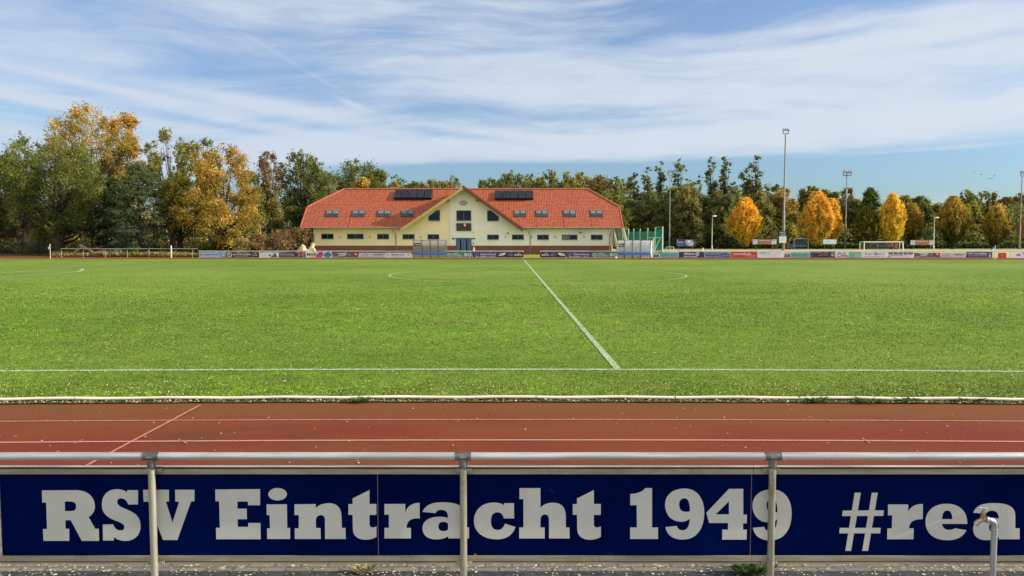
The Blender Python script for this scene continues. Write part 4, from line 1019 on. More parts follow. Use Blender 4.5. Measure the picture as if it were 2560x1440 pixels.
def shelter(label, px0, px1, ribs, panel, word, signpx, lean, y=89.5):
    x0, x1 = X(px0, y), X(px1, y); ztop = Z(600, y) ; zb = 0.0
    t = thing('team_shelter', ((x0 + x1) / 2, y, 0), label, 'team shelter', 'team shelters beside the far barriers')
    D = 1.25
    prof = [(0.0, ztop - .03), (.25, ztop), (.55, ztop - .06), (.85, ztop - .28), (1.05, ztop - .65), (1.16, ztop - 1.15), (1.2, .12)]
    for i in range(len(ribs)):
        x = X(ribs[i], y)
        MB().tube([(x, y + a, z) for a, z in prof] + [(x, y + 1.2, 0)], .035, 6).tube([(x, y + .05, 0.03), (x, y + 1.2, .03)], .03, 6).tube([(x, y + .75, .03), (x, y + .75, .42)], .028, 6).build('rib', M_RIB, t)
    for a, c in zip(ribs[:-1], ribs[1:]):
        xa, xc = X(a, y) + .03, X(c, y) - .03
        mb = MB(); n = len(prof)
        mb.add([(xa, y + q[0], q[1]) for q in prof] + [(xc, y + q[0], q[1]) for q in prof], [(i, n + i, n + i + 1, i + 1) for i in range(n - 1)], True)
        mb.build('roof_panel', panel, t)
    for x in (x0, x1):
        mb = MB().add([(x, y + q[0] + .0, q[1]) for q in prof] + [(x, y + .35, .12), (x, y + .15, ztop - .9)], [tuple(range(len(prof) + 2))])
        mb.build('side_panel', panel, t)
    MB().tube([(x0, y, ztop - .03), (x1, y, ztop - .03)], .03, 6).tube([(x0, y + 1.2, .12), (x1, y + 1.2, .12)], .03, 6).tube([(x0, y + .75, .40), (x1, y + .75, .40)], .03, 6).build('cross_beam', M_RIB, t)
    w = (x1 - x0 - .1) / 8
    for k in range(8):
        xa = x0 + .05 + w * k + .03; xb_ = xa + w - .06; xm = (xa + xb_) / 2
        mb = MB(); z = .44
        mb.slab([(xa, y + .55, z), (xb_, y + .55, z), (xb_, y + .92, z - .03), (xa, y + .92, z - .03)], .03)
        mb.add([(xa, y + .90, z - .03), (xb_, y + .90, z - .03), (xb_ - .02, y + .98, z + .20), (xm + .1, y + 1.0, z + .30), (xm - .1, y + 1.0, z + .30), (xa + .02, y + .98, z + .20)], [(0, 1, 2, 3, 4, 5)])
        mb.slab([(xa + .01, y + .56, z + .001), (xa + .01, y + .56, z + .07), (xa + .01, y + .9, z + .18), (xa + .01, y + .9, z)], .02)
        mb.slab([(xb_ - .01, y + .56, z + .001), (xb_ - .01, y + .56, z + .07), (xb_ - .01, y + .9, z + .18), (xb_ - .01, y + .9, z)], .02)
        mb.slab([(xa, y + .54, z - .10), (xb_, y + .54, z - .10), (xb_, y + .54, z), (xa, y + .54, z)], .02)
        mb.build('seat', M_SEAT, t)
    sx0, sx1 = X(signpx[0], y), X(signpx[1], y); ys = y + .10
    s = MB().box(sx0, sx1, ys, ys + .02, Z(signpx[3], y), Z(signpx[2], y)).build('name_sign', M_('dnavy'), t)
    mb = MB(); text_at(mb, word, sx0 + .07, sx1 - .07, Z(signpx[3] - 2.2, y), Z(signpx[2] + 1.8, y), ys - .006, .03)
    mb.build('lettering', M_('white'), s)
    return t
shelter('smoky clear team shelter with blue seats in front of the yellow wall', 1032, 1115, [1032, 1053, 1074, 1094, 1115], M_SMOKE, 'Medien', (1035, 1051, 607.5, 615), 0)
shelter('milky white team shelter with blue seats right of the clubhouse', 1546, 1631, [1546, 1564, 1584.5, 1605, 1630], M_MILK, 'Gast', (1546.5, 1561, 609, 617), 1)

# corner flags
def corner_flag(label, px, top, base, side):
    q = G(px, base); y = q[1]; zt_ = Z(top, y)
    t = thing('corner_flag', q, label, 'corner flag', 'corner flags')
    MB().tube([(q[0], y, 0), (q[0], y, zt_)], .035, 8).build('pole', mat('pale_yellow_pole', (.62, .60, .42), .5), t)
    w = .42 * side; zf = zt_
    mb = MB(); n = 6
    top_, bot = [], []
    for i in range(n + 1):
        u = i / n; top_.append((q[0] + w * u, y + .04 * math.sin(u * 7), zf - .35 * u ** 1.1)); bot.append((q[0] + w * u * .9, y + .04 * math.sin(u * 7), zf - .48 - .12 * u))
    mid = [tuple(np.array(a) * .5 + np.array(b) * .5) for a, b in zip(top_, bot)]
    mb.add(top_ + mid, [(i, i + 1, n + 2 + i, n + 1 + i) for i in range(n)])
    mb.build('blue_cloth', mat('flag_blue', (.03, .10, .45), .7), t)
    MB().add(mid + bot, [(i, i + 1, n + 2 + i, n + 1 + i) for i in range(n)]).build('white_cloth', mat('flag_white', (.65, .70, .8), .7), t)
corner_flag('pale corner flag pole at the far left corner of the pitch', 126, 610, 646.5, -.6)
corner_flag('blue and white corner flag hanging at the far right corner of the pitch', 2487, 613, 651, -1)

# small things behind the barrier
def cone(label, px, row, h, y, cols):
    x = X(px, y); t = thing('traffic_cone', (x, y, 0), label, 'traffic cone')
    zb = Z(row, y)
    mb = MB().tube([(x, y, zb + .03), (x, y, zb + h)], [.14, .03], 10); mb.build('cone', cols[0], t)
    MB().box(x - .18, x + .18, y - .18, y + .18, zb, zb + .03).build('foot', cols[1], t)
cone('pale orange and white cone standing by the clubhouse door', 1184.5, 628.5, .55, 95, (mat('faded_orange_cone', (.75, .42, .32), .6), M_('white')))
cone('small white cone on the grass behind the right barrier', 1757, 627, .48, 118, (mat('cream_cone', (.75, .72, .55), .6), M_('white')))
def hurdle(label, px0, px1, y=112, top=617, bot=626.5):
    x0, x1 = X(px0, y), X(px1, y); z1, z0 = Z(top, y), 0
    t = thing('metal_frame', ((x0 + x1) / 2, y, 0), label, 'frame', 'pale green metal frames behind the barrier')
    m = mat('pale_green_tube', (.42, .55, .45), .5, .1)
    MB().tube([(x0, y, z0), (x0 + .05, y, z1 - .1), (x0 + .2, y, z1), (x1 - .05, y, z1), (x1, y, z1 - .05), (x1, y, z0)], .04, 8).build('frame', m, t)
    MB().tube([(x0 + .45, y + .8, z0), (x0 + .45, y + .8, z1), (x1 - .3, y + .8, z1), (x1 - .3, y + .8, z0)], .035, 8).build('rear_frame', m, t)
hurdle('pale green tube frame beside the netting cage', 1631, 1645)
hurdle('pale green tube frame right of the netting cage', 1664, 1684)

# netting cage
def mat_net():
    m, b, p = new_mat('green_netting')
    tc = b.add('ShaderNodeTexCoord')
    b.l.new(b.mix(b.ramp(b.noise(b.map(tc.outputs['Object'], scale=(4, 4, .6)), 1.2, 5, .6), .3, .7), (.006, .12, .085), (.012, .20, .14)), p.inputs['Base Color'])
    p.inputs['Alpha'].default_value = .95; p.inputs['Roughness'].default_value = .8
    return m
M_NET = mat_net(); M_CPOST = mat('pale_green_post', (.36, .55, .47), .5, .1)
yc = 114
cage = thing('throwing_cage', (X(1605, yc), yc, 0), 'green netting throwing cage with pale posts right of the clubhouse', 'netting cage')
cp = [(1545, 575, 2.5), (1557, 572, 2), (1571, 572, 2), (1584, 572, 2), (1600, 572, 1.5), (1619, 570, 0), (1638.5, 569, -1.5)]
for px, top, dy in cp[1:]:
    y = yc + dy; MB().tube([(X(px, y), y, 0), (X(px, y), y, Z(top, y))], .07, 8).build('post', M_CPOST, cage)
for (pa, ta, da), (pb, tb_, db) in zip(cp[:-1], cp[1:]):
    n = 8; up, lo = [], []
    for i in range(n + 1):
        u = i / n; px = pa + (pb - pa) * u; y = yc + da + (db - da) * u
        sag = 4 * u * (1 - u) * .22
        up.append((X(px, y), y, Z(575.5, y) - sag)); lo.append((X(px, y), y + .08 * math.sin(i * 2.2), .05))
    MB().add(up + lo, [(i, i + 1, n + 2 + i, n + 1 + i) for i in range(n)]).build('net', M_NET, cage)
yg = 110
xa, xb2 = X(1639.5, yg), X(1656, yg)
MB().tube([(xa, yg + .5, 0), (xa, yg + .5, Z(569, yg)), (xb2, yg, Z(566.8, yg)), (xb2, yg, 0)], .085, 8).build('gate_frame', M_CPOST, cage)
MB().add([(xa, yg + .5, .05), (xb2, yg, .05), (xb2, yg, Z(571.5, yg)), (xa, yg + .5, Z(572.5, yg))], [(0, 1, 2, 3)]).build('gate_net', M_NET, cage)
MB().tube([(X(1632, yg), yg - .5, 0), (X(1632, yg), yg - .5, Z(596, yg))], .07, 8).tube([(X(1620, yg), yg - .3, Z(594.5, yg)), (X(1656, yg), yg - .1, Z(594.5, yg))], .03, 6).tube([(X(1632, yg), yg - .5, .2), (X(1650, yg), yg, Z(596, yg))], .035, 6).build('side_frame', M_CPOST, cage)

# second pitch: goal, shelters, posts, lamps, signs
yg = 141
M_GOAL = mat('white_goal_frame', (.72, .72, .68), .4, .1)
goal = thing('football_goal', (X(2204, yg), yg, 0), 'white football goal on the second pitch behind the right barrier', 'goal')
xa, xb2, zg = X(2160, yg), X(2258, yg), Z(605, yg)
xc, xd, yk = X(2149, yg + 5), X(2248.5, yg + 5), yg + 5
MB().tube([(xa, yg, 0), (xa, yg, zg)], .09, 8).build('goal_post', M_GOAL, goal)
MB().tube([(xb2, yg, 0), (xb2 - .15, yg, zg)], .11, 8).build('goal_post', M_GOAL, goal)
MB().tube([(xa - .05, yg, zg), (xb2 - .1, yg, zg)], .085, 8).build('crossbar', M_GOAL, goal)
MB().tube([(xc, yk, 0), (xc, yk, zg), (xa, yg, zg)], .07, 8).tube([(xd, yk, 0), (xd, yk, zg), (xb2 - .1, yg, zg)], .07, 8).tube([(xc, yk, zg), (xd, yk, zg)], .06, 8).build('rear_frame', M_GOAL, goal)
mb = MB(); nn = 26
for i in range(nn + 1):
    x = xc + (xd - xc) * i / nn; mb.tube([(x, yk, 0), (x, yk, zg)], .008, 3, False)
for i in range(9): mb.tube([(xc, yk, zg * i / 8), (xd, yk, zg * i / 8)], .008, 3, False)
ne = mb.build('goal_net', mat('goal_net_cord', (.35, .37, .36), .8), goal); ne['kind'] = 'stuff'

def far_shelter(label, px0, px1, top, y, seat_c):
    x0, x1, zt_ = X(px0, y), X(px1, y), Z(top, y)
    t = thing('team_shelter', ((x0 + x1) / 2, y, 0), label, 'team shelter', 'team shelters on the second pitch')
    fr = mat('silver_frame', (.5, .5, .47), .4, .4)
    MB().tube([(x0, y, 0), (x0, y, zt_), (x1, y, zt_), (x1, y, 0)], .07, 6).tube([(x0 - .9, y + 1.6, 0), (x0 - .5, y + 1.4, zt_ * .7), (x0, y, zt_)], .05, 6).build('frame', fr, t)
    MB().slab([(x0, y + 1.5, .5), (x1, y + 1.5, .5), (x1, y + .5, zt_ - .05), (x0, y + .5, zt_ - .05)], .03).build('rear_panel', mat('dark_smoked_panel', (.11, .12, .11), .3), t)
    for k in range(6):
        w = (x1 - x0) / 6; MB().slab([(x0 + w * k + .05, y + .8, .5), (x0 + w * (k + 1) - .05, y + .8, .5), (x0 + w * (k + 1) - .05, y + 1.2, .9), (x0 + w * k + .05, y + 1.2, .9)], .05).box(x0 + w * k + .05, x0 + w * (k + 1) - .05, y + .5, y + .9, .42, .5).build('seat', seat_c, t)
    MB().tube([(x0 + .9, y + .3, zt_ * .78), ((x0 + x1) / 2, y + .3, zt_ * .86), (x1 - .9, y + .3, zt_ * .8)], .09, 5).build('name_sign', mat('small_black_mark', (.02, .02, .02)), t)
M_S2 = mat('pale_blue_seat', (.10, .22, .45), .4)
far_shelter('grey shelter with blue seats left of the large yellow tree', 1985, 2020, 596.5, 150, M_S2)
far_shelter('grey shelter with blue seats behind the football goal', 2194, 2236, 599, 152, M_S2)
def container(label, px0, px1, top, col, y=149):
    x0, x1 = X(px0, y), X(px1, y); t = thing('storage_bin', ((x0 + x1) / 2, y, 0), label, 'bin', 'bins behind the second pitch')
    z = Z(top, y)
    MB().bbox(x0, x1, y, y + .9, .12, z - .1, .04).build('body', col, t); MB().bbox(x0 - .04, x1 + .04, y - .04, y + .94, z - .1, z, .05).build('lid', col, t)
    MB().tube([(x0 + .15, y - .02, .1), (x0 + .15, y + .05, .1)], .1, 8).tube([(x1 - .15, y - .02, .1), (x1 - .15, y + .05, .1)], .1, 8).build('wheels', M_DARK, t)
MR, MBL = mat('bin_red', (.25, .03, .035), .5), mat('bin_blue', (.02, .06, .38), .5)
container('left red bin beside the tall floodlight mast', 1958, 1965, 615, MR)
container('right red bin beside a blue one', 1966, 1973.5, 614.5, MR)
container('blue bin next to the grey shelter', 1974, 1984, 614, MBL)
container('red bin beside the goal', 2237, 2244, 606, MR)

def sign(label, px0, px1, r0, r1, y, bg, items, posts=True, name='advertising_sign', group='large signs at the edge of the wood'):
    t = board(label, px0, px1, bg, items, rows=(r0, r1), y=y, name=name, group=group, depth=.08)
    t['category'] = 'sign'
    if posts:
        for px in (px0 + (px1 - px0) * .15, px0 + (px1 - px0) * .85):
            x = X(px, y); MB().tube([(x, y + .08, 0), (x, y + .08, Z(r0 + 1, y))], .06, 6).build('post', M_RIB, t)
    return t
sign('dark blue billboard with pale picture under the dark wood', 1690, 1738, 598.5, 617, 135, 'navy', [('t', 'white', 'Sparkasse', 1693, 1708, 603.5, 607.5), ('r', 'lblue', 1692, 1709, 610, 610.8), ('r', 'lblue', 1692, 1709, 612.5, 613.2), ('p', 'steel', [(1712, 599.5), (1730, 599.5), (1735, 606), (1732, 614), (1720, 615.5), (1712, 608)]), ('p', 'pale', [(1716, 603), (1722, 600.5), (1727, 604), (1721, 607)]), ('p', 'grey', [(1722, 609), (1730, 605), (1733, 612), (1725, 614.5)]), ('e', 'white', 1693.5, 600.5, 1.3, 1)])
RB = lambda a: [('r', 'grey', a, a + 12, 598.6, 610.6), ('r', 'grey', a + 47, a + 59.5, 598.6, 610.6), ('t', 'white', 'Bauzentrum', a + 17, a + 44, 599.8, 602), ('t', 'skin', 'Naturstein Betriebe', a + 14, a + 46, 603.4, 605.4), ('t', 'skin', 'Teltow Potsdam', a + 14, a + 46, 607.2, 609.2), ('t', 'dgrey', 'LKW', a + 2, a + 9, 600, 602), ('t', 'dgrey', 'LKW', a + 49, a + 56, 600, 602)]
COL['brick'] = (.30, .085, .055)
sign('brick red and grey sign beside the rounded yellow tree', 1881, 1940.5, 598.2, 611, 138, 'brick', RB(1881))
sign('brick red and grey sign right of the football goal', 2275, 2334.5, 600.2, 612.4, 150, 'brick', [tuple(list(i[:-2]) + [i[-2] + 1.8, i[-1] + 1.8]) for i in RB(2275)])
sign('pale turquoise sign right of the large yellow tree', 2057, 2090, 598.6, 611, 146, 'pale', [('t', 'cyan', 'Physio', 2065, 2075, 603, 605.5), ('r', 'teal', 2057.5, 2089.5, 609.4, 610.8)])

M_MAST = mat('grey_green_mast', (.15, .18, .18), .45, .4, .12, .3)
M_FLOOD = mat('floodlight_glass', (.30, .28, .30), .2, .5)
def mast(label, px, top, y, r0, heads, signb=False):
    x = X(px, y); zt_ = Z(top + 13, y)
    t = thing('floodlight_mast', (x, y, 0), label, 'floodlight mast', 'tall floodlight masts')
    MB().tube([(x, y, 0), (x, y, zt_ * .33), (x, y, zt_ * .34), (x, y, zt_)], [r0, r0 * .85, r0 * .62, r0 * .4], 12).build('pole', M_MAST, t)
    k = y / 2000
    w = .065 * k * 140 / .07 * .07
    for h0, h1 in heads:
        xa, xb3 = x + h0 * k, x + h1 * k
        MB().tube([(x, y, zt_), ((xa + xb3) / 2, y, zt_), (xa + .2 * k * 5, y, zt_), (xa + .2 * k * 5, y, zt_ + 9 * k)], .09, 6).tube([((xa + xb3) / 2, y, zt_), (xb3, y, zt_), (xb3, y, zt_ + 9 * k)], .09, 6).build('bracket', M_MAST, t)
        f = MB().slab([(xa - 2 * k, y - .5, zt_ + 8 * k), (xb3 + .5 * k, y - .5, zt_ + 8 * k), (xb3 + .5 * k, y + .35, zt_ + 13 * k), (xa + 1 * k, y + .35, zt_ + 13 * k)], .16).build('floodlight', M_FLOOD, t)
        hd = MB()
        for i in range(3):
            u0 = xa + (xb3 - xa) * (i + .1) / 3; u1 = xa + (xb3 - xa) * (i + .9) / 3
            hd.slab([(u0, y - .51, zt_ + 7.6 * k), (u1, y - .51, zt_ + 7.6 * k), (u1, y - .1, zt_ + 10.2 * k), (u0, y - .1, zt_ + 10.2 * k)], .05)
        hd.build('lamp_glass', mat('lamp_glass_pale', (.55, .52, .55), .15, .2), f)
    return t
mast('tallest floodlight mast with one lamp head, carrying a notice board', 1957.5, 321, 139, .26, [(-7, 7)])
mast('slender floodlight mast behind the netting cage, before the dark wood', 1673, 425, 150, .15, [(-6, 6)])
mast('floodlight mast with two lamp heads, right of the large yellow tree', 2112, 426, 157, .19, [(-10, -1), (2, 10)])
mast('floodlight mast near the right edge of the picture', 2547.5, 427, 148, .18, [(-4, 5)])
sign('white notice with dark header fixed to the tallest floodlight mast', 1947, 1965, 578, 607, 138.6, 'white', [('r', 'dnavy', 1947, 1965, 578.2, 591), ('t', 'white', 'Kunstrasen', 1949, 1963, 580.5, 583), ('e', 'lblue', 1951.5, 587.5, 1.8, 1.8), ('e', 'grey', 1956, 587.5, 1.8, 1.8), ('e', 'grey', 1960.5, 587.5, 1.8, 1.8), ('r', 'grey', 1950, 1962, 594, 594.6), ('r', 'grey', 1950, 1962, 597, 597.6), ('r', 'grey', 1950, 1959, 600, 600.6)], posts=False, name='notice_board', group=None)
def lamp(label, px, top, y, side):
    x = X(px, y); z = Z(top + 3, y)
    t = thing('street_lamp', (x, y, 0), label, 'street lamp', 'white street lamps')
    m = mat('pale_lamp_post', (.40, .44, .41), .45, .2)
    MB().tube([(x, y, 0), (x, y, 1.0), (x, y, 1.02), (x, y, z), (x + side * .12, y, z + .15), (x + side * .35, y, z + .2)], [.09, .09, .055, .045, .04, .04], 10).build('pole', m, t)
    MB().ellipsoid((x + side * .35, y, z + .25), .38, .3, .13, 12, 6).build('lamp_head', mat('white_lamp_head', (.7, .72, .72), .3), t)
lamp('white street lamp left of the rounded yellow tree', 1779.5, 541, 131, 1)
lamp('white street lamp between golden trees at right', 2333.5, 545, 131, 1)

# hut, boxes, logs at far left
yh = 118
t = thing('hut', (X(0, yh), yh, 0), 'small cream hut with flat dark roof at the left edge', 'hut')
x0, x1 = X(-60, yh), X(30, yh)
MB().box(x0, x1, yh, yh + 4, 0, Z(589.5, yh)).build('wall', mat('cream_render', (.62, .53, .30), .9), t)
MB().box(x0 - .3, X(46, yh), yh - .7, yh + 4.5, Z(589.3, yh), Z(585.5, yh)).build('roof', mat('dark_felt_roof', (.06, .055, .06), .9), t)
f = MB().box(X(4, yh), X(19, yh), yh - .04, yh, 0.1, Z(598, yh)).build('window', mat('grey_window_frame', (.40, .44, .48), .5), t)
MB().box(X(5.5, yh), X(11, yh), yh - .06, yh - .04, .4, Z(600, yh)).box(X(12, yh), X(17.5, yh), yh - .06, yh - .04, .4, Z(600, yh)).build('pane', mat('dim_pane', (.10, .12, .14), .1), f)
for i, (px, y, lb) in enumerate(((55, 106, 'black post of the mesh fence nearest the cream hut'), (96, 106, 'middle black post of the mesh fence at far left'), (136, 106, 'black mesh fence post beside the large oak trunk'))):
    x = X(px, y); t = thing('fence_post', (x, y, 0), lb, 'fence post', 'black mesh fence posts')
    MB().tube([(x, y, 0), (x, y, Z(603, y))], .05, 6).tube([(x, y, Z(603.5, y)), (x - .12, y, Z(601.5, y))], .045, 6).build('post', M_DARK, t)
def mat_mesh():
    m, b, p = new_mat('dark_wire_mesh'); p.inputs['Base Color'].default_value = (.02, .025, .02, 1); p.inputs['Alpha'].default_value = .28; return m
t = thing('mesh_fence', (X(95, 106.1), 106.1, 0), 'dark wire mesh panel between the black posts at far left', 'fence')
MB().add([(X(-40, 106.1), 106.1, .1), (X(137, 106.1), 106.1, .1), (X(137, 106.1), 106.1, Z(604, 106)), (X(-40, 106.1), 106.1, Z(604, 106))], [(0, 1, 2, 3)]).build('mesh', mat_mesh(), t)
def cabinet(label, px0, px1, r0, y, col):
    x0, x1 = X(px0, y), X(px1, y); t = thing('cabinet', ((x0 + x1) / 2, y, 0), label, 'cabinet', 'cabinets behind the open rail')
    MB().bbox(x0, x1, y, y + .7, .05, Z(r0, y) - .05, .03).build('body', col, t)
    MB().bbox(x0 - .05, x1 + .05, y - .05, y + .75, Z(r0, y) - .05, Z(r0, y), .03).build('lid', col, t)
    MB().box((x0 + x1) / 2 - .012, (x0 + x1) / 2 + .012, y - .01, y, .1, Z(r0, y) - .1).build('door_gap', M_DARK, t)
cabinet('dark grey cabinet behind the open rail at left', 266, 284, 624, 98, mat('slate_cabinet', (.10, .12, .15), .7))
cabinet('mossy pale green cabinet beside a dark grey one', 285, 298, 623, 98, mat('mossy_cabinet', (.26, .31, .24), .8, 0, .3, 3))
M_LOG = mat('pale_cut_wood', (.52, .38, .24), .8, 0, .25, 2); M_LOG2 = mat('cream_split_wood', (.66, .56, .42), .8, 0, .2, 2)
rnd = random.Random(3)
for i, (px, r, l, ang, y, m, lb) in enumerate(((190, .10, 2.2, .5, 101, M_LOG, 'thin pale log lying behind the open rail'), (222, .13, 2.6, -.5, 102, M_LOG, 'pale log leaning down to the right behind the open rail'), (236, .12, 2.4, .2, 101.5, M_LOG, 'short pale log at the right end of the scattered logs'),
        (752, .36, 1.3, .9, 100, M_LOG2, 'big cream split log leaning at the clubhouse corner'), (763, .22, 1.5, -.9, 100, M_LOG2, 'cream log leaning left against the pile by the clubhouse'), (771, .34, 1.7, .25, 100.6, M_LOG, 'brown log low in the pile by the clubhouse'), (777, .26, 1.6, 1.1, 101.2, M_LOG2, 'upright cream log nearest the clubhouse wall'), (768, .3, 1.2, -.3, 99.6, M_LOG, 'short brown log in front of the pile'), (783, .22, 1.0, -.7, 100.9, M_LOG, 'short leaning log touching the downpipe'))):
    x = X(px, y); dx, dz = math.cos(ang) * l / 2, math.sin(ang) * l / 2
    zc = abs(dz) + r * math.cos(ang) + .02
    t = thing('log', (x, y, 0), lb, 'log', 'cut logs')
    P = [(x + dx * s * 2 - dx, y + .05 * math.sin(3 * s), zc - dz + 2 * dz * s) for s in (0, .3, .6, 1)]
    MB().tube(P, [r * 1.05, r * .95, r, r * .85], 10).build('bark', m, t)
    MB().tube([P[-1], (P[-1][0] + dx * .01, P[-1][1], P[-1][2] + dz * .01)], r * .7, 10).build('cut_face', M_LOG2 if m is M_LOG else M_LOG, t)
x = X(1548, 89.6); t = thing('pole_sign', (X(1543.5, 88.6), 88.6, 0), 'small white football lying by the guest shelter', 'ball')
t.name = 'football'
MB().ellipsoid((X(1540, 88.6), 88.6, .11), .14, .11, .11, 12, 8).build('ball', mat('ball_white', (.75, .75, .68), .5), t)

# birds
for i, (px, row) in enumerate(((2436, 430.5), (2453, 436.6), (2471, 447), (2476, 446.2), (2482, 445.4), (2486, 439.6))):
    p = W(px, row, 300); s = .30
    names = ['leftmost black bird flying alone high at right', 'second black bird from the left in the small flock', 'third bird from the left, lowest of the flock', 'fourth bird from the left, in the tight row of three', 'fifth bird from the left, right end of the low row', 'rightmost bird, flying above the row of three']
    mb = MB().ellipsoid(p, s * 1.0, s * .35, s * .35, 8, 6)
    mb.add([(p[0], p[1], p[2]), (p[0] - .3 * s, p[1] - 2.1 * s, p[2] + (.9 if i % 2 else .3) * s), (p[0] + .6 * s, p[1] - .9 * s, p[2] + .4 * s)], [(0, 1, 2)])
    mb.add([(p[0], p[1], p[2]), (p[0] - .3 * s, p[1] + 2.1 * s, p[2] + (.9 if i % 2 else .3) * s), (p[0] + .6 * s, p[1] + .9 * s, p[2] + .4 * s)], [(0, 1, 2)])
    mb.add([(p[0] + .8 * s, p[1], p[2]), (p[0] + 1.7 * s, p[1] - .3 * s, p[2]), (p[0] + 1.7 * s, p[1] + .3 * s, p[2])], [(0, 1, 2)])
    tag(mb.build('bird', mat('black_feathers', (.015, .015, .02), .7), base=p), names[i], 'bird', 'birds flying at right')
# ------------------------------------------------------------ near barrier with the big club board
YB0 = 5.08
def mat_metal(name, col, rough=.38, metal=.75, streak=(1, 1, 1), moss=0.0):
    m, b, p = new_mat(name)
    tc = b.add('ShaderNodeTexCoord'); ob = tc.outputs['Object']
    n = b.noise(b.map(ob, scale=streak), 9, 6, .65)
    f = b.ramp(n, .35, .65)
    c = b.mix(f, tuple(x * .74 for x in col), tuple(min(1, x * 1.16) for x in col))
    if moss: c = b.mix(b.m('MULTIPLY', b.ramp(b.noise(ob, 4, 5, .7), .52, .66), moss), c, (.14, .15, .05))
    b.l.new(c, p.inputs['Base Color'])
    p.inputs['Metallic'].default_value = metal
    b.l.new(b.m('ADD', b.m('MULTIPLY', f, .15), rough - .07), p.inputs['Roughness'])
    b.l.new(b.bump(b.noise(b.map(ob, scale=streak), 60, 3), .05, .004), p.inputs['Normal'])
    return m
M_RAIL = mat_metal('brushed_aluminium', (.50, .515, .53), .42, .4, (.15, 3, 3))
M_POST = mat_metal('galvanised_post', (.36, .355, .29), .38, .45, (3, 3, .2), .5)
M_TEE = mat_metal('dark_cast_connector', (.17, .17, .165), .45, .75)
M_FRAME = mat_metal('board_edge_profile', (.29, .265, .19), .55, .15, (.2, 4, 4), .35)
M_LIP = mat_metal('bright_edge_profile', (.72, .71, .66), .3, .8, (.2, 4, 4))

fence = thing('barrier', (0, YB0, 0), 'silver tubular barrier carrying the large blue club board in the foreground', 'barrier')
zr = Z(1140.5, YB0)
rr = .0255
posts_px = [378, 1158, 1932]
xs = [X(p, YB0, 1141) for p in posts_px]
xs = [xs[0] - (xs[1] - xs[0])] + xs + [xs[-1] + (xs[-1] - xs[-2])]
for i in range(len(xs) - 1):
    MB().tube([(xs[i] + .004, YB0, zr), (xs[i + 1] - .004, YB0, zr)], rr, 28).build('rail', M_RAIL, fence)
M_STAMP = mat('stamped_lettering', (.62, .62, .60), .5, .2)
for i, x in enumerate(xs):
    p = MB().tube([(x, YB0, -.05), (x, YB0, zr - .100)], .0225, 28).build('post', M_POST, fence)
    t = MB().tube([(x - .048, YB0, zr), (x + .048, YB0, zr)], rr + .0022, 28)
    t.tube([(x, YB0, zr - .015), (x, YB0, zr - .070)], [.0262, .0258], 28)
    t.tube([(x - .051, YB0, zr), (x - .047, YB0, zr)], rr + .0035, 28).tube([(x + .047, YB0, zr), (x + .051, YB0, zr)], rr + .0035, 28)
    for dx, dz in ((-.040, -.012), (.040, -.012), (.004, -.052)):
        t.ellipsoid((x + dx, YB0 - (.0255 if dz > -.05 else .0262), zr + dz), .003, .003, .003, 8, 4)
    tee = t.build('tee_connector', M_TEE, fence)
    s = MB(); text_at(s, 'alfer', x - .021, x + .021, zr - .004, zr + .006, YB0 - rr - .0035)
    st = s.build('stamp', M_STAMP, tee)
# board
zt, zb = Z(1184.5, YB0 + .05), Z(1388.5, YB0 + .05)
YBF = YB0 + .05
BX0, BX1 = X(3, YBF, 1290), 4.6
def mat_board():
    m, b, p = new_mat('navy_board_face')
    tc = b.add('ShaderNodeTexCoord'); ob = tc.outputs['Object']
    sm = b.ramp(b.noise(ob, 5, 6, .7, .4), .60, .74)
    sm2 = b.ramp(b.noise(ob, 16, 4, .6), .66, .72)
    sp = b.ramp(b.noise(b.map(ob, scale=(1, 1, .6)), 2.2, 3), .45, .6)
    c = b.mix(b.ramp(b.noise(ob, 1.2, 4), .3, .7), (.0003, .0035, .040), (.0004, .0052, .060))
    c = b.mix(b.m('MULTIPLY', b.m('MULTIPLY', sm, sp), .5), c, (.03, .045, .085))
    c = b.mix(b.m('MULTIPLY', b.m('MULTIPLY', sm2, sp), .45), c, (.05, .065, .10))
    b.l.new(c, p.inputs['Base Color']); p.inputs['Roughness'].default_value = .5
    p.inputs['Specular IOR Level'].default_value = .2
    return m
M_NAVY = mat_board(); M_NAVY.node_tree.nodes['Principled BSDF'].inputs['Specular IOR Level'].default_value = 0
def mat_letters():
    m, b, p = new_mat('greyish_white_lettering')
    tc = b.add('ShaderNodeTexCoord'); ob = tc.outputs['Object']
    c = b.mix(b.ramp(b.noise(ob, 2.0, 5, .6), .3, .7), (.43, .45, .435), (.49, .51, .50))
    c = b.mix(b.m('MULTIPLY', b.ramp(b.noise(ob, 11, 5, .6), .62, .75), .3), c, (.42, .42, .38))
    b.l.new(c, p.inputs['Base Color']); p.inputs['Roughness'].default_value = .5
    return m
M_LET = mat_letters()
board = thing('club_name_board', (0, YBF, .3), 'long navy blue board with large pale slab lettering on the near barrier', 'sign board')
MB().box(BX0, BX1, YBF, YBF + .006, zb - .004, zt + .004).build('panel', M_NAVY, board)
MB().box(BX0 - .010, BX0, YBF - .006, YBF + .014, zb, zt).build('end_profile', M_LIP, board)
z_tt, z_t1, z_t2 = Z(1163.8, YBF), Z(1168.5, YBF), Z(1171.6, YBF)
z_b1, z_b2, z_bb = Z(1401.5, YBF), Z(1404, YBF), Z(1407.5, YBF)
segs = [X(a, YBF, 1170) for a in (-120, 1883, 2660)]
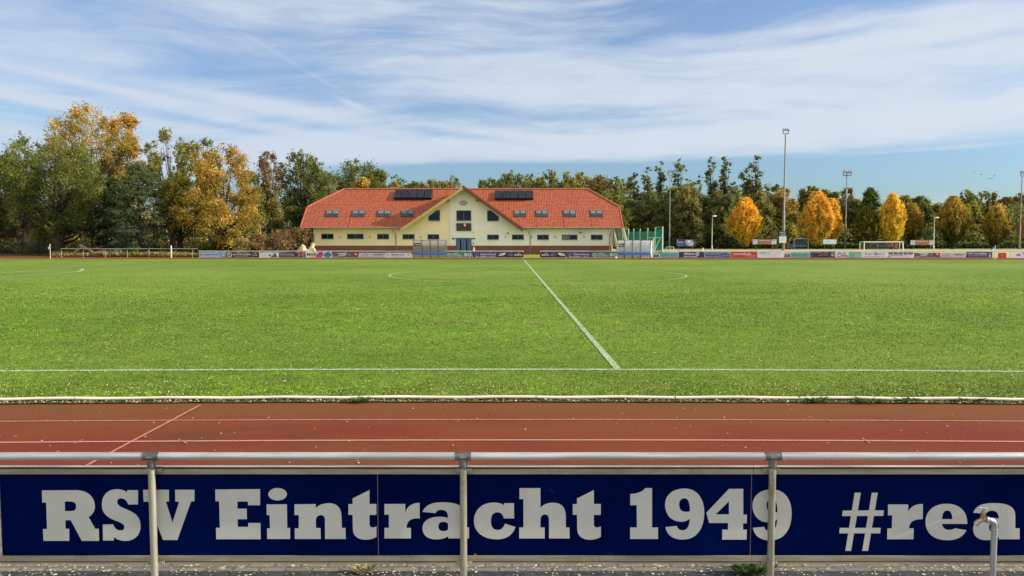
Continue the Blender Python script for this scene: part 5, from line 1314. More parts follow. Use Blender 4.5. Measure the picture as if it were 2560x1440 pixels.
for a, c in zip(segs[:-1], segs[1:]):
    mb = MB().box(a + .0015, c - .0015, YBF - .012, YBF + .02, zt, z_t2 - .001)
    MB().box(a + .0015, c - .0015, YBF - .004, YBF + .02, z_t2 - .0012, z_t1 + .003).build('groove', M_DARK, board)
    mb.build('top_profile', M_FRAME, board)
    MB().tube([(a + .0015, YBF + .001, z_tt - .0065), (c - .0015, YBF + .001, z_tt - .0065)], .0072, 12).build('top_lip', M_LIP, board)
segs = [X(a, YBF, 1400) for a in (-120, 34, 1497, 1877, 2660)]
for a, c in zip(segs[:-1], segs[1:]):
    mb = MB().box(a + .001, c - .001, YBF - .012, YBF + .02, z_b1, zb)
    MB().box(a + .001, c - .001, YBF - .005, YBF + .02, z_b2, z_b1).build('groove', M_DARK, board)
    mb.box(a + .001, c - .001, YBF - .012, YBF + .02, z_bb, z_b2)
    mb.build('bottom_profile', M_FRAME, board)
M_SEAM = mat('panel_seam', (.16, .09, .09), .7)
for px in (945, 1877): 
    x = X(px, YBF, 1290); MB().box(x - .002, x + .002, YBF - .0015, YBF, zb, zt).build('seam', M_SEAM, board)
MB().add([(X(a, YBF, r), YBF - .0018, Z(r, YBF)) for a, r in ((1183, 1388.3), (1187, 1382.5), (1192, 1385), (1193, 1388.3))], [(0, 1, 2, 3)]).build('rust_spot', mat('leaf_brown', (.20, .07, .03), .8), board)  # red-brown leaf at the lower edge of the board
# brackets clamping board to posts
for x in xs[1:-1]:
    for z in ((z_t2 + z_t1) / 2 - .008, (z_b1 + z_b2) / 2):
        mb = MB().tube([(x, YB0, z - .014), (x, YB0, z + .014)], .0245, 24)
        mb.box(x - .054, x - .022, YB0 + .018, YB0 + .030, z - .011, z + .011).box(x + .022, x + .054, YB0 + .018, YB0 + .030, z - .011, z + .011)
        for s in (-1, 1): mb.ellipsoid((x + s * .044, YB0 + .017, z), .005, .004, .005, 10, 5)
        mb.build('clamp', M_POST, fence)

def cA(p): return (p[0] / 3.13, 980 + p[1] / 3.13)
LET = []          # (x offset in photo px, list of contours in 3.13x zoom coords)
LET.append(('R', 0, 0, [[(328, 770), (600, 768), ('C', (692, 768), (743, 830), (743, 893)), ('C', (743, 932), (724, 962), (693, 978)), (745, 1070), (773, 1070), (775, 1165), (640, 1165), (553, 1003), (512, 1003), (512, 1070), (541, 1070), (543, 1165), (340, 1165), (336, 1072), (368, 1072), (361, 865), (330, 865)],
    [(507, 857), (555, 857), ('C', (585, 859), (596, 873), (596, 895)), ('C', (596, 920), (582, 932), (555, 932)), (508, 932)]]))
LET.append(('S', 0, 0, [[(995, 768), (1080, 768), (1080, 880), (1003, 880), ('C', (990, 845), (970, 832), (945, 832)), ('C', (925, 832), (917, 846), (917, 862)), ('C', (917, 892), (960, 905), (1010, 927)), ('C', (1070, 953), (1100, 990), (1100, 1050)), ('C', (1100, 1122), (1050, 1165), (985, 1165)), ('C', (940, 1165), (908, 1150), (890, 1134)), (890, 1162), (806, 1162), (804, 1037), (886, 1035), ('C', (892, 1064), (915, 1083), (945, 1083)), ('C', (966, 1083), (973, 1072), (973, 1056)), ('C', (973, 1033), (945, 1022), (900, 1005)), ('C', (830, 978), (797, 945), (797, 880)), ('C', (797, 802), (848, 761), (912, 761)), ('C', (955, 761), (980, 772), (995, 786))]]))
LET.append(('V', 0, 0, [[(1120, 765), (1322, 765), (1322, 858), (1298, 858), (1350, 1022), (1402, 858), (1372, 858), (1370, 765), (1522, 765), (1522, 855), (1495, 857), (1388, 1158), (1275, 1158), (1160, 858), (1123, 858)]]))
LET.append(('E', 0, 0, [[(1684, 763), (2035, 760), (2035, 886), (1942, 886), (1940, 857), (1858, 857), (1858, 913), (1930, 913), (1932, 995), (1860, 995), (1860, 1055), (1942, 1055), (1942, 1025), (2038, 1025), (2040, 1152), (1692, 1152), (1690, 1062), (1720, 1062), (1715, 855), (1686, 855)]]))
LET.append(('i', 640, 0, [ellipse_pts(169, 800, 73, 49), [(82, 879), (242, 879), (244, 1063), (267, 1063), (267, 1150), (88, 1150), (86, 1067), (110, 1067), (106, 963), (84, 963)]]))
LET.append(('n', 640, 0, [[(301, 879), (466, 877), (468, 907), ('C', (492, 882), (530, 870), (572, 870)), ('C', (640, 870), (668, 912), (669, 975)), (672, 1063), (700, 1063), (702, 1150), (540, 1150), (540, 1008), ('C', (540, 978), (530, 963), (508, 963)), ('C', (485, 963), (468, 980), (468, 1005)), (469, 1063), (505, 1065), (507, 1150), (304, 1150), (303, 1067), (335, 1067), (335, 963), (301, 963)]]))
T_ = [(888, 767), (888, 876), (942, 876), (942, 961), (888, 962), (888, 1030), ('C', (888, 1055), (900, 1060), (913, 1060)), ('C', (925, 1060), (935, 1055), (943, 1050)), (943, 1132), ('C', (920, 1150), (885, 1156), (860, 1156)), ('C', (800, 1156), (760, 1130), (758, 1075)), (756, 962), (723, 960), (723, 877), (756, 877), (756, 833)]
LET.append(('t', 640, 0, [T_]))
LET.append(('r', 640, 0, [[(1005, 876), (1168, 876), (1168, 938), ('C', (1187, 893), (1220, 868), (1280, 867)), (1281, 989), ('C', (1215, 984), (1180, 1005), (1178, 1063)), (1212, 1063), (1212, 1146), (1005, 1146), (1005, 1063), (1040, 1063), (1040, 960), (1005, 960)]]))
A_ = [[(1303, 938), (1405, 948), ('C', (1411, 930), (1428, 922), (1448, 922)), ('C', (1490, 922), (1503, 945), (1503, 985)), ('C', (1480, 979), (1455, 976), (1430, 976)), ('C', (1350, 978), (1303, 1010), (1303, 1065)), ('C', (1303, 1120), (1340, 1153), (1410, 1153)), ('C', (1450, 1153), (1482, 1145), (1503, 1128)), (1505, 1146), (1667, 1146), (1667, 1060), (1633, 1060), (1633, 960), ('C', (1633, 890), (1575, 863), (1465, 863)), ('C', (1370, 863), (1325, 885), (1303, 938))],
      [(1503, 1030), (1503, 1075), ('C', (1492, 1086), (1480, 1089), (1466, 1089)), ('C', (1440, 1089), (1427, 1075), (1427, 1052)), ('C', (1427, 1028), (1442, 1016), (1466, 1016)), ('C', (1480, 1016), (1492, 1020), (1503, 1030))]]
LET.append(('a', 640, 0, A_))
LET.append(('c', 640, 0, [[(1942, 870), (2018, 870), (2020, 989), (1940, 989), ('C', (1932, 958), (1915, 941), (1890, 941)), ('C', (1852, 941), (1838, 970), (1838, 1010)), ('C', (1838, 1055), (1858, 1080), (1890, 1080)), ('C', (1920, 1080), (1937, 1062), (1948, 1030)), (2030, 1056), ('C', (2010, 1120), (1960, 1153), (1885, 1153)), ('C', (1770, 1153), (1705, 1090), (1705, 1010)), ('C', (1705, 925), (1765, 865), (1860, 865)), ('C', (1897, 865), (1927, 873), (1942, 888))]]))
LET.append(('h', 1300, 0, [[(-4, 752), (160, 752), (160, 907), ('C', (182, 880), (215, 866), (255, 866)), ('C', (330, 866), (357, 907), (358, 970)), (359, 1060), (387, 1060), (388, 1146), (227, 1146), (227, 1005), ('C', (227, 972), (215, 958), (195, 958)), ('C', (172, 958), (160, 975), (160, 1005)), (160, 1060), (193, 1060), (193, 1146), (-6, 1146), (-6, 1060), (27, 1060), (27, 838), (-4, 838)]]))
LET.append(('t', 640 + (2066 - 310) / 3.13, 0, [T_]))
LET[-1] = ('t', 1300 - 310 / 3.13, 0, [T_])
LET.append(('1', 1300, 0, [[(1033, 752), (1033, 1060), (1080, 1060), (1080, 1150), (862, 1150), (862, 1060), (915, 1060), (913, 885), (863, 887), (863, 798), ('C', (912, 796), (958, 782), (980, 752))]]))
N_ = [[(1288, 755), ('C', (1385, 755), (1442, 830), (1442, 945)), ('C', (1442, 1072), (1380, 1155), (1275, 1155)), ('C', (1195, 1155), (1150, 1120), (1138, 1057)), (1228, 1048), ('C', (1232, 1070), (1247, 1082), (1272, 1082)), ('C', (1308, 1082), (1328, 1050), (1328, 990)), ('C', (1310, 1007), (1288, 1015), (1262, 1015)), ('C', (1185, 1015), (1135, 960), (1135, 882)), ('C', (1135, 802), (1200, 755), (1288, 755))],
      [(1288, 832), ('C', (1318, 834), (1330, 866), (1330, 933)), ('C', (1318, 937), (1305, 938), (1290, 937)), ('C', (1258, 935), (1245, 910), (1245, 880)), ('C', (1245, 850), (1262, 831), (1288, 832))]]
LET.append(('9', 1300, 0, N_))
LET.append(('4', 1300, 0, [[(1635, 758), (1747, 758), (1747, 960), (1776, 960), (1774, 1028), (1745, 1028), (1745, 1077), (1775, 1077), (1773, 1155), (1582, 1155), (1583, 1077), (1628, 1077), (1628, 1025), (1480, 1025), (1458, 945)], [(1635, 855), (1635, 957), (1532, 957)]]))
LET.append(('9', 1300 + 684 / 3.13, 2, N_))
LET.append(('hash', 1860, 0, [[(866, 788), (914, 788), (838, 1243), (793, 1243)], [(1000, 788), (1047, 788), (971, 1243), (925, 1243)]]))
LET.append(('hashbars', 1860, 0, [[(773, 928), (1095, 926), (1090, 969), (768, 971)], [(750, 1063), (1070, 1063), (1066, 1106), (745, 1106)]]))
LET.append(('r', 1860, 0, [[(1127, 880), (1285, 880), (1285, 938), ('C', (1305, 895), (1340, 876), (1400, 876)), (1398, 995), ('C', (1330, 993), (1292, 1015), (1292, 1067)), (1328, 1067), (1326, 1152), (1120, 1152), (1122, 1067), (1157, 1067), (1160, 965), (1127, 965)]]))
LET.append(('e', 1860, 0, [[(1585, 874), ('C', (1690, 874), (1748, 935), (1748, 1032)), (1550, 1032), ('C', (1553, 1062), (1572, 1078), (1602, 1078)), ('C', (1622, 1078), (1640, 1074), (1652, 1066)), (1741, 1081), ('C', (1715, 1135), (1665, 1160), (1590, 1160)), ('C', (1480, 1160), (1420, 1100), (1420, 1018)), ('C', (1420, 930), (1485, 874), (1585, 874))],
    [(1550, 995), ('C', (1550, 950), (1565, 927), (1590, 927)), ('C', (1616, 927), (1630, 950), (1630, 995))]]))
LET.append(('a', 640 + 1376.5, 2, A_))
for i, (ch, ox, oy, cons) in enumerate(LET):
    yb = YBF - (.0035 if ch == 'hashbars' else .0022)
    def conv(a, c, ox=ox, oy=oy, yb=yb):
        px, row = ox + a / 3.13, 980 + oy - c / 3.13
        return (X(px, yb, 1290), yb, Z(row, yb))
    # X at its own row so that letters keep their photographed shape
    def conv(a, c, ox=ox, oy=oy, yb=yb):
        w = W(ox + a / 3.13, 980 + oy - c / 3.13, yb); return (w[0], yb, w[2])
    vs, fs = fill_contours([[(x, -y) for x, y in outline(c)] for c in cons], conv)
    MB().add(vs, fs).build('letter', M_LET, board)
# next letters beyond the frame would follow here; the board just runs on

# standpipe with brass tap
M_PIPE = mat_metal('painted_grey_pipe', (.34, .36, .39), .35, .35, (3, 3, .3))
M_BRASS = mat_metal('tarnished_brass', (.40, .33, .19), .3, .85, (4, 4, 4))
YT = 4.55
xt = X(2487, YT, 1300); xb = X(2477, YT, 1438)
zt2 = Z(1318, YT)
tap = thing('standpipe_tap', (xt, YT, 0), 'grey standpipe with a small brass tap in front of the blue board', 'tap')
MB().tube([(xt + .0, YT, -.05), (xt, YT, zt2)], .0165, 20).build('pipe', M_PIPE, tap)
el = [(xt, YT, zt2 - .012)]
for k in range(9):
    t = k / 8 * math.radians(78)
    el.append((xt - .045 * (1 - math.cos(t)), YT - .01 * k / 8, zt2 + .045 * math.sin(t)))
el.append((el[-1][0] - .022, el[-1][1], el[-1][2] + .006))
MB().tube(el, .0185, 20).tube([(xt, YT, zt2 - .014), (xt, YT, zt2 - .008)], .021, 20).build('elbow', M_PIPE, tap)
e = el[-1]
tb = MB().tube([(e[0] + .008, e[1], e[2] - .002), (e[0] - .012, e[1], e[2] + .004)], [.009, .0085], 14)
tb.tube([(e[0] - .008, e[1], e[2] + .004), (e[0] - .045, e[1], e[2] - .012)], [.014, .0125], 14)
tb.tube([(e[0] - .043, e[1], e[2] - .008), (e[0] - .060, e[1], e[2] - .030)], [.0125, .0155], 14)
tb.tube([(e[0] - .022, e[1], e[2] - .006), (e[0] - .016, e[1], e[2] + .036)], [.014, .0125], 8, smooth=False)
tb.tube([(e[0] - .017, e[1], e[2] + .034), (e[0] - .0155, e[1], e[2] + .046)], [.015, .013], 6, smooth=False)
tb.tube([(e[0] - .0155, e[1], e[2] + .046), (e[0] - .014, e[1], e[2] + .066)], [.0065, .005], 10)
tb.build('valve_body', M_BRASS, tap)
hx, hz = e[0] - .014, e[2] + .068
MB().tube([(hx - .021, e[1], hz + .001), (hx - .012, e[1], hz - .002), (hx, e[1], hz), (hx + .012, e[1], hz - .002), (hx + .021, e[1], hz - .001)], [.0042, .003, .005, .003, .0042], 10).build('handle', mat_metal('chromed_handle', (.7, .7, .68), .25, .9), tap)
# ------------------------------------------------------------ trees
def mat_bark():
    m, b, p = new_mat('bark')
    at = b.add('ShaderNodeAttribute'); at.attribute_name = 'tint'
    tc = b.add('ShaderNodeTexCoord')
    f = b.ramp(b.noise(b.map(tc.outputs['Object'], scale=(6, 6, 1)), 2, 5, .7), .3, .7)
    b.l.new(b.mix(b.m('MULTIPLY', f, .5), at.outputs['Color'], (.02, .017, .012)), p.inputs['Base Color'])
    p.inputs['Roughness'].default_value = .9; p.inputs['Specular IOR Level'].default_value = .2
    return m
M_BARK = mat_bark()
# leaf colours (albedo)
DG = (.095, .135, .028); MG = (.185, .215, .048); OL = (.26, .25, .045); YG = (.40, .36, .06); GO = (.56, .38, .07); OR = (.60, .33, .07)
BR = (.28, .17, .07); PG = (.060, .105, .055); TN = (.42, .33, .16); YE = (.95, .62, .07); RU = (.40, .18, .05); PB = (.13, .17, .075)

DK = (.12, .085, .045)
KINDS = {   # crown base, widest profile, clumps, clump radius (of R), leaves per clump, limbs, clump direction
    'round':  dict(cb=.27, prof=[(0, .45), (.2, .85), (.45, 1), (.7, .9), (.88, .6), (1, .18)], n=230, cr=.13, lv=80, limbs=40, d='out'),
    'broad':  dict(cb=.23, prof=[(0, .65), (.15, .95), (.4, 1), (.65, .92), (.85, .68), (1, .25)], n=420, cr=.10, lv=85, limbs=60, d='out'),
    'low':    dict(cb=.07, prof=[(0, .7), (.15, .95), (.35, 1), (.6, .92), (.8, .65), (1, .14)], n=380, cr=.11, lv=80, limbs=40, d='out'),
    'airy':   dict(cb=.28, prof=[(0, .4), (.3, .8), (.6, 1), (.8, .85), (1, .35)], n=330, cr=.075, lv=27, limbs=90, d='up'),
    'tall':   dict(cb=.08, prof=[(0, 1.2), (.35, 1.1), (.55, .85), (.75, .62), (.9, .42), (1, .08)], n=250, cr=.13, lv=32, limbs=90, d='side'),
    'egg':    dict(cb=.13, prof=[(0, .16), (.10, .48), (.28, .90), (.45, 1), (.65, .84), (.82, .52), (.93, .26), (1, .04)], n=460, cr=.085, lv=66, limbs=20, d='vert'),
    'pine':   dict(cb=.06, prof=[(0, .85), (.2, 1), (.45, .88), (.7, .62), (.88, .40), (1, .08)], n=330, cr=.13, lv=75, limbs=70, d='side'),
    'bush':   dict(cb=.0, prof=[(0, .9), (.3, 1), (.6, .85), (1, .3)], n=110, cr=.19, lv=60, limbs=8, d='up'),
}
def tree(name, label, px, top, hw, y, kind, pal, seed, group=None, lean=0.0, bark=(.035, .03, .022), leaf=1.0, dens=1.0, holes=0.0, cat='tree', z0=0.0, tr=None):
    """pal: (lower colour, upper colour, accent, accent share); px/top/hw are photo pixels"""
    K = KINDS[kind]; rg = np.random.default_rng(seed)
    x0 = X(px, y); H = Z(top, y); R = hw * y / 2000
    root = thing(name, (x0, y, z0), label, cat, group)
    cb = K['cb'] * H; ch = H - cb
    pr = np.array(K['prof'])
    n = int(K['n'] * dens)
    cr = K['cr'] * R; cr = max(cr, .30)
    t = rg.random(n) ** .9
    if kind == 'tall': t = rg.random(n) ** 1.25
    a = rg.uniform(0, 2 * np.pi, n)
    prof = np.interp(t, pr[:, 0], pr[:, 1])
    # uneven outline: a few big lobes and bites
    lob = 1 + .16 * np.sin(a * 3 + seed) * np.sin(t * 7 + seed * 2) + .10 * np.sin(a * 5 + t * 11 + seed)
    if kind == 'egg': lob = 1 + .12 * np.sin(a * 5 + seed + t * 3) + .10 * np.sin(t * 11 + seed + a * 2) + .06 * np.sin(t * 23 + a * 7)
    if kind == 'tall': lob = lob * (1 + .38 * np.sin(t * 23 + seed * 1.7 + a * 1.5) * np.sin(t * 9 + seed))
    rad = (R - cr * .6) * prof * lob * rg.uniform(.12 if kind == 'tall' else .35, 1, n) ** (.35 if kind == 'egg' else .6)
    cx = rad * np.cos(a) + lean * R * t; cy = rad * np.sin(a); cz = cb + t * (ch - cr * K.get('flat', .8) * .8)
    if kind in ('round', 'broad', 'low', 'airy', 'bush', 'tall'):      # a handful of boughs, each with its own head of leaves
        Lb = {'round': 10, 'broad': 15, 'low': 15, 'airy': 20, 'bush': 6, 'tall': 17}[kind]
        tb = np.linspace(.10, .84, Lb) + rg.uniform(-.05, .05, Lb); ab = np.arange(Lb) * 2.4 + rg.uniform(-.5, .5, Lb) + seed
        rb = R * rg.uniform(.26, .46, Lb) * (1.0 if kind != 'airy' else .68)
        db = np.maximum(0, R * np.interp(tb, pr[:, 0], pr[:, 1]) * rg.uniform(.92, 1.12, Lb) - rb)
        if kind == 'tall':
            tb = np.linspace(.06, .95, Lb) + rg.uniform(-.03, .03, Lb); rb = R * (.62 - .34 * tb) * rg.uniform(.6, 1.35, Lb)
            db = R * np.interp(tb, pr[:, 0], pr[:, 1]) * rg.uniform(0, .95, Lb); db[-3:] *= .35; ab = rg.uniform(0, 6.28, Lb)
        bx, by, bz = db * np.cos(ab), db * np.sin(ab), cb + tb * ch
        zf = 1.4 if kind in ('airy', 'tall') else .9
        bz = np.minimum(bz, H - rb * zf - cr * .5); bz[-1] = H - rb[-1] * zf; bx[-1] = R * rg.uniform(-.25, .25); rb[-1] = R * (.32 if kind not in ('tall', 'airy') else .22); bz[-1] = H - rb[-1] * zf
        bz[-2] = H - rb[-2] * zf - .05 * H; bx[-2] = -R * rg.uniform(.3, .5) * np.sign(bx[-1] + .01)
        w_ = rb ** 2 / (rb ** 2).sum(); k = rg.choice(Lb, int(n * .86), p=w_)
        v = rg.normal(size=(len(k), 3)); v /= np.linalg.norm(v, axis=1, keepdims=True); v *= (rb[k] * rg.random(len(k)) ** .38)[:, None]
        m_ = len(k)
        cx[:m_] = bx[k] + v[:, 0] + lean * R * tb[k]; cy[:m_] = by[k] + v[:, 1]; cz[:m_] = np.clip(bz[k] + v[:, 2] * (zf * .95), cb * .7 + .2, H - cr * .15)
        t = np.clip((cz - cb) / ch, 0, 1)
    # topmost tip
    k_top = np.argmax(cz); cx[k_top] = lean * R; cy[k_top] = 0; cz[k_top] = H - cr * .5
    if holes:
        hs = rg.uniform(-.7, .7, (7, 3)) * np.array([R, R, ch * .5]) + np.array([0, 0, cb + ch * .55])
        d = np.min(np.linalg.norm((np.stack([cx, cy, cz], 1)[:, None] - hs[None]) / np.array([1, 1.5, 1]), axis=2), axis=1)
        keep = d > holes * R; keep[k_top] = True
        cx, cy, cz, t = cx[keep], cy[keep], cz[keep], t[keep]; n = len(cx)
    # leaves: sprays stretched along the twig, plus strays through the crown
    lv = K['lv']; csz = cr * rg.uniform(.6, 1.35, n)
    ctr = np.stack([cx, cy, cz], 1)
    out = np.stack([cx, cy, (cz - cb - ch * .35) * .7], 1); out /= np.linalg.norm(out, axis=1, keepdims=True) + 1e-6
    if K['d'] == 'vert': out = np.array([0, 0, 1.0]) + rg.normal(0, .12, (n, 3)) + out * .15
    elif K['d'] == 'side': out[:, 2] = rg.uniform(-.25, .25, n)
    elif K['d'] == 'up': out = out * .6 + np.array([0, 0, .8])
    out = out + rg.normal(0, .25, (n, 3)); out /= np.linalg.norm(out, axis=1, keepdims=True)
    st = {'vert': 2.4, 'side': 1.5, 'up': 1.5, 'out': 1.25}[K['d']]
    g = rg.normal(0, .48, (n, lv, 3)); al = (g * out[:, None]).sum(2, keepdims=True) * out[:, None]
    u = ((g - al) * (.95 if K['d'] != 'side' else .8) + al * st) * csz[:, None, None]
    if K['d'] == 'side': u[:, :, 2] *= .6
    if K['d'] == 'vert': u[:, :, 2] -= 0
    P = (ctr[:, None] + u).reshape(-1, 3)
    N = len(P); mv = rg.random(N) < (.03 if kind == 'egg' else .10)
    P[mv] += rg.normal(0, 1, (mv.sum(), 3)) * cr * np.array([1.1, 1.1, .9])
    P[:, 2] = np.minimum(P[:, 2], H + .15)
    s = .00112 * y * leaf * rg.uniform(.55, 1.4, (N, 1)) * (.85 if kind in ('egg', 'pine') else 1)
    nn = rg.normal(size=(N, 3)); nn[:, 2] += .3; nn /= np.linalg.norm(nn, axis=1, keepdims=True)
    tt = np.cross(nn, rg.normal(size=(N, 3))); tt /= np.linalg.norm(tt, axis=1, keepdims=True); bb = np.cross(nn, tt)
    V = np.stack([P + tt * s, P + bb * s * .6, P - tt * s, P - bb * s * .6], 1)
    V[:, :, 2] = np.maximum(V[:, :, 2], .05)
    lo, hi, ac, sh = [np.array(c) if not np.isscalar(c) else c for c in pal]
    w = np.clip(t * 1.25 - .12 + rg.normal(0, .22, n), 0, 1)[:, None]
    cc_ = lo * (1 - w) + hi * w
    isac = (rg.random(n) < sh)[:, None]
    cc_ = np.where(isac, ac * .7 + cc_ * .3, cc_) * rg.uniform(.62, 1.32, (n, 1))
    c = np.repeat(cc_, lv, 0) * rg.uniform(.7, 1.3, (N, 1))
    c = np.clip(np.concatenate([c, np.ones((N, 1))], 1), 0, 1)
    base = np.array([x0, y, z0])
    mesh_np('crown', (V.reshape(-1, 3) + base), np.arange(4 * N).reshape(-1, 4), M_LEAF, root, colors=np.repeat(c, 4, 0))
    # trunk and limbs
    tr = tr or max(.10, H * .020 + R * .012)
    mb = MB(); hz_ = H * (.82 if kind in ('tall', 'pine', 'egg') else .62)
    tp = []
    m = 7
    for i in range(m + 1):
        f = i / m; tp.append((x0 + lean * R * f * .8 + R * .03 * math.sin(f * 5 + seed) * f, y + R * .03 * math.cos(f * 4 + seed) * f, z0 + f * hz_))
    if kind != 'bush':
        mb.tube(tp, [tr * 1.35] + [tr * (1 - .85 * i / m) + .02 for i in range(1, m + 1)], 8)
    order = rg.permutation(n)[:K['limbs']]
    for i in order:
        f0 = min(.95, max(.15, (cz[i] / hz_) * (.55 if kind != 'pine' else .92) - rg.uniform(0, .12)))
        j = f0 * m; j0 = min(int(j), m - 1); q = Vector(tp[j0]).lerp(Vector(tp[j0 + 1]), j - j0)
        e = Vector((x0 + cx[i], y + cy[i], z0 + cz[i])); mid = q.lerp(e, .5) + Vector((0, 0, -.10 * (e - q).length if kind != 'egg' else .1))
        r1 = tr * (1 - .8 * f0) * .45
        mb.tube([q, mid, e], [r1 + .015, r1 * .55 + .012, .012], 5, False)
    if mb.v:
        o = mb.build('trunk', M_BARK, root)
        at = o.data.attributes.new('tint', 'FLOAT_COLOR', 'POINT')
        at.data.foreach_set('color', np.tile(np.array([*bark, 1], dtype=np.float32), len(o.data.vertices)))
    return root

T = tree
g1 = 'big trees beyond the left end of the pitch'
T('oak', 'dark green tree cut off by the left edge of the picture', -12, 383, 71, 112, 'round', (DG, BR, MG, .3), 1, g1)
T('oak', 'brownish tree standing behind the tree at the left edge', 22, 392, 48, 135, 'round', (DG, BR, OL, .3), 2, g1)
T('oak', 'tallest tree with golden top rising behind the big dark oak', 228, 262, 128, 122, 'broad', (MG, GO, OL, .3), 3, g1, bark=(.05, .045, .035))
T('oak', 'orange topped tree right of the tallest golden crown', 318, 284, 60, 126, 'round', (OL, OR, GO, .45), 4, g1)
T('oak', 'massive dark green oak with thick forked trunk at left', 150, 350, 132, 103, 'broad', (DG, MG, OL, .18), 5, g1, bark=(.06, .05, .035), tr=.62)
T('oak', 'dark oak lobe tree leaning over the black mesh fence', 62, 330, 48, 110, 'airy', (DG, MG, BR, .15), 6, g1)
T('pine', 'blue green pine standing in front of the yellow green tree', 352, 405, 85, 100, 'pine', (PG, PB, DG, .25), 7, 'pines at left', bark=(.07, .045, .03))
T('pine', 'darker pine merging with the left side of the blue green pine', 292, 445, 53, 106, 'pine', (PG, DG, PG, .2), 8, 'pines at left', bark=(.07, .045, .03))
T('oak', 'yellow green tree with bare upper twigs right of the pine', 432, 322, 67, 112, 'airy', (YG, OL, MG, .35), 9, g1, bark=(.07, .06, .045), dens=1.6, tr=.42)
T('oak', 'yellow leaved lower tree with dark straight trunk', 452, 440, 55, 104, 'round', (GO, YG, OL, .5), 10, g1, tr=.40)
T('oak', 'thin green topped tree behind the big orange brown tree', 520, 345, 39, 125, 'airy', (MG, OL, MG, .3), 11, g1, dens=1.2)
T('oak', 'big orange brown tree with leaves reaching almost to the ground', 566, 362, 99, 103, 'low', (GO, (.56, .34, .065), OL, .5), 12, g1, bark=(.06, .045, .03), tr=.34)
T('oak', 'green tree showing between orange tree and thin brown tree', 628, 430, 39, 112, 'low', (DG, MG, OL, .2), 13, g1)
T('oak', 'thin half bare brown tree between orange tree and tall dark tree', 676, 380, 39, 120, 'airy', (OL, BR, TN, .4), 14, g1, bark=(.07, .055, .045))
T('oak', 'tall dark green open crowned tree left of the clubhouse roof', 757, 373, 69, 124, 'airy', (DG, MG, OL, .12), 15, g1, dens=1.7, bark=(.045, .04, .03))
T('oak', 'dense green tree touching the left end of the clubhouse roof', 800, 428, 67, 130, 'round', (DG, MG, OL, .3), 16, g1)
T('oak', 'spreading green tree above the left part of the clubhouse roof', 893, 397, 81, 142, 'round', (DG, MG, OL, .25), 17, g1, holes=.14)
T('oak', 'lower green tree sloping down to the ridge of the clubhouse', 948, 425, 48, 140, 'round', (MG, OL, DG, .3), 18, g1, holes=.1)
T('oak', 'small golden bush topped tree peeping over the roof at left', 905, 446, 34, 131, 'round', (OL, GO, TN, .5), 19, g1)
T('birch', 'bare pale twigged tree just above the roof at left', 985, 455, 20, 136, 'airy', (TN, TN, YG, .4), 20, g1, bark=(.15, .14, .12))
# dark understorey left
for i, (px, top, hw, y, pal, lb) in enumerate(((30, 560, 42, 116, (DG, MG, BR, .3), 'dark bush behind the cream hut'), (95, 545, 44, 121, (BR, RU, DG, .35), 'reddish brown bush between mesh fence posts'),
        (105, 575, 40, 108.5, (DG, MG, OL, .3), 'low green bush left of the big oak trunk'), (205, 540, 46, 128, (OL, GO, YG, .5), 'golden bush right of the big oak trunk'), (270, 560, 40, 132, (OL, YG, GO, .4), 'yellow green bush under the dark pine'),
        (330, 575, 36, 128, (OL, RU, TN, .5), 'rusty bush behind the foot of the pine'), (395, 560, 40, 126, (DG, OL, TN, .4), 'tangled bush among the pale birch stems'), (480, 560, 48, 124, (DG, MG, OL, .3), 'dark bush right of the straight dark trunk'),
        (628, 545, 42, 110, (DG, MG, MG, .3), 'fresh green bush below the orange tree, right side'), (680, 500, 44, 118, (DG, OL, BR, .35), 'dark olive bush left of the clubhouse'), (730, 520, 42, 114, (DG, DG, BR, .35), 'very dark bush close to the clubhouse left end'),
        (790, 500, 44, 126, (DG, MG, DG, .3), 'dark bush behind the left roof corner'), (560, 585, 40, 112, (DG, MG, OL, .3), 'low green bush at the foot of the orange tree'))):
    T('bush', lb, px, top, hw, y, 'bush', pal, 40 + i, 'bushes at the left wood edge', cat='bush')
for i, (px, top, hw, y, pal, lb) in enumerate(((650, 590, 40, 98, (BR, BR, TN, .3), 'dry brown brush mound left of the clubhouse'), (700, 578, 48, 99.5, (DK, BR, TN, .25), 'larger dry brown brush mound nearer the clubhouse'), (745, 572, 26, 101, (DK, BR, TN, .2), 'dark brown brush at the clubhouse corner'),
        (605, 600, 22, 97, (TN, TN, YG, .5), 'straw coloured grass clump by the boards'))):
    T('brush', lb, px, top, hw, y, 'bush', pal, 60 + i, 'dry brush beside the clubhouse', cat='brush', dens=1.3)
# pale birch stems and dark trunks at left
rnd = random.Random(12)
def stem(label, px, top, y, r, col, lean_, group):
    x = X(px, y); z = Z(top, y)
    o = MB().tube([(x, y, 0), (x + lean_ * .3, y, z * .35), (x + lean_ * .6 + .1, y, z * .7), (x + lean_, y, z)], [r, r * .85, r * .6, r * .3], 7)
    for k in range(5):
        f = .45 + .11 * k; s = (-1) ** k; o.tube([(x + lean_ * f, y, z * f), (x + lean_ * f + s * .8, y + .2, z * f + .9)], [r * .3, .01], 4)
    t = thing('birch' if col is P_ else 'slim_tree', (x, y, 0), label, 'birch' if col is P_ else 'tree', group)
    q = o.build('trunk', M_BARK, t); at = q.data.attributes.new('tint', 'FLOAT_COLOR', 'POINT')
    at.data.foreach_set('color', np.tile(np.array([*col, 1], dtype=np.float32), len(q.data.vertices)))
P_ = (.42, .40, .34); D_ = (.07, .05, .04)
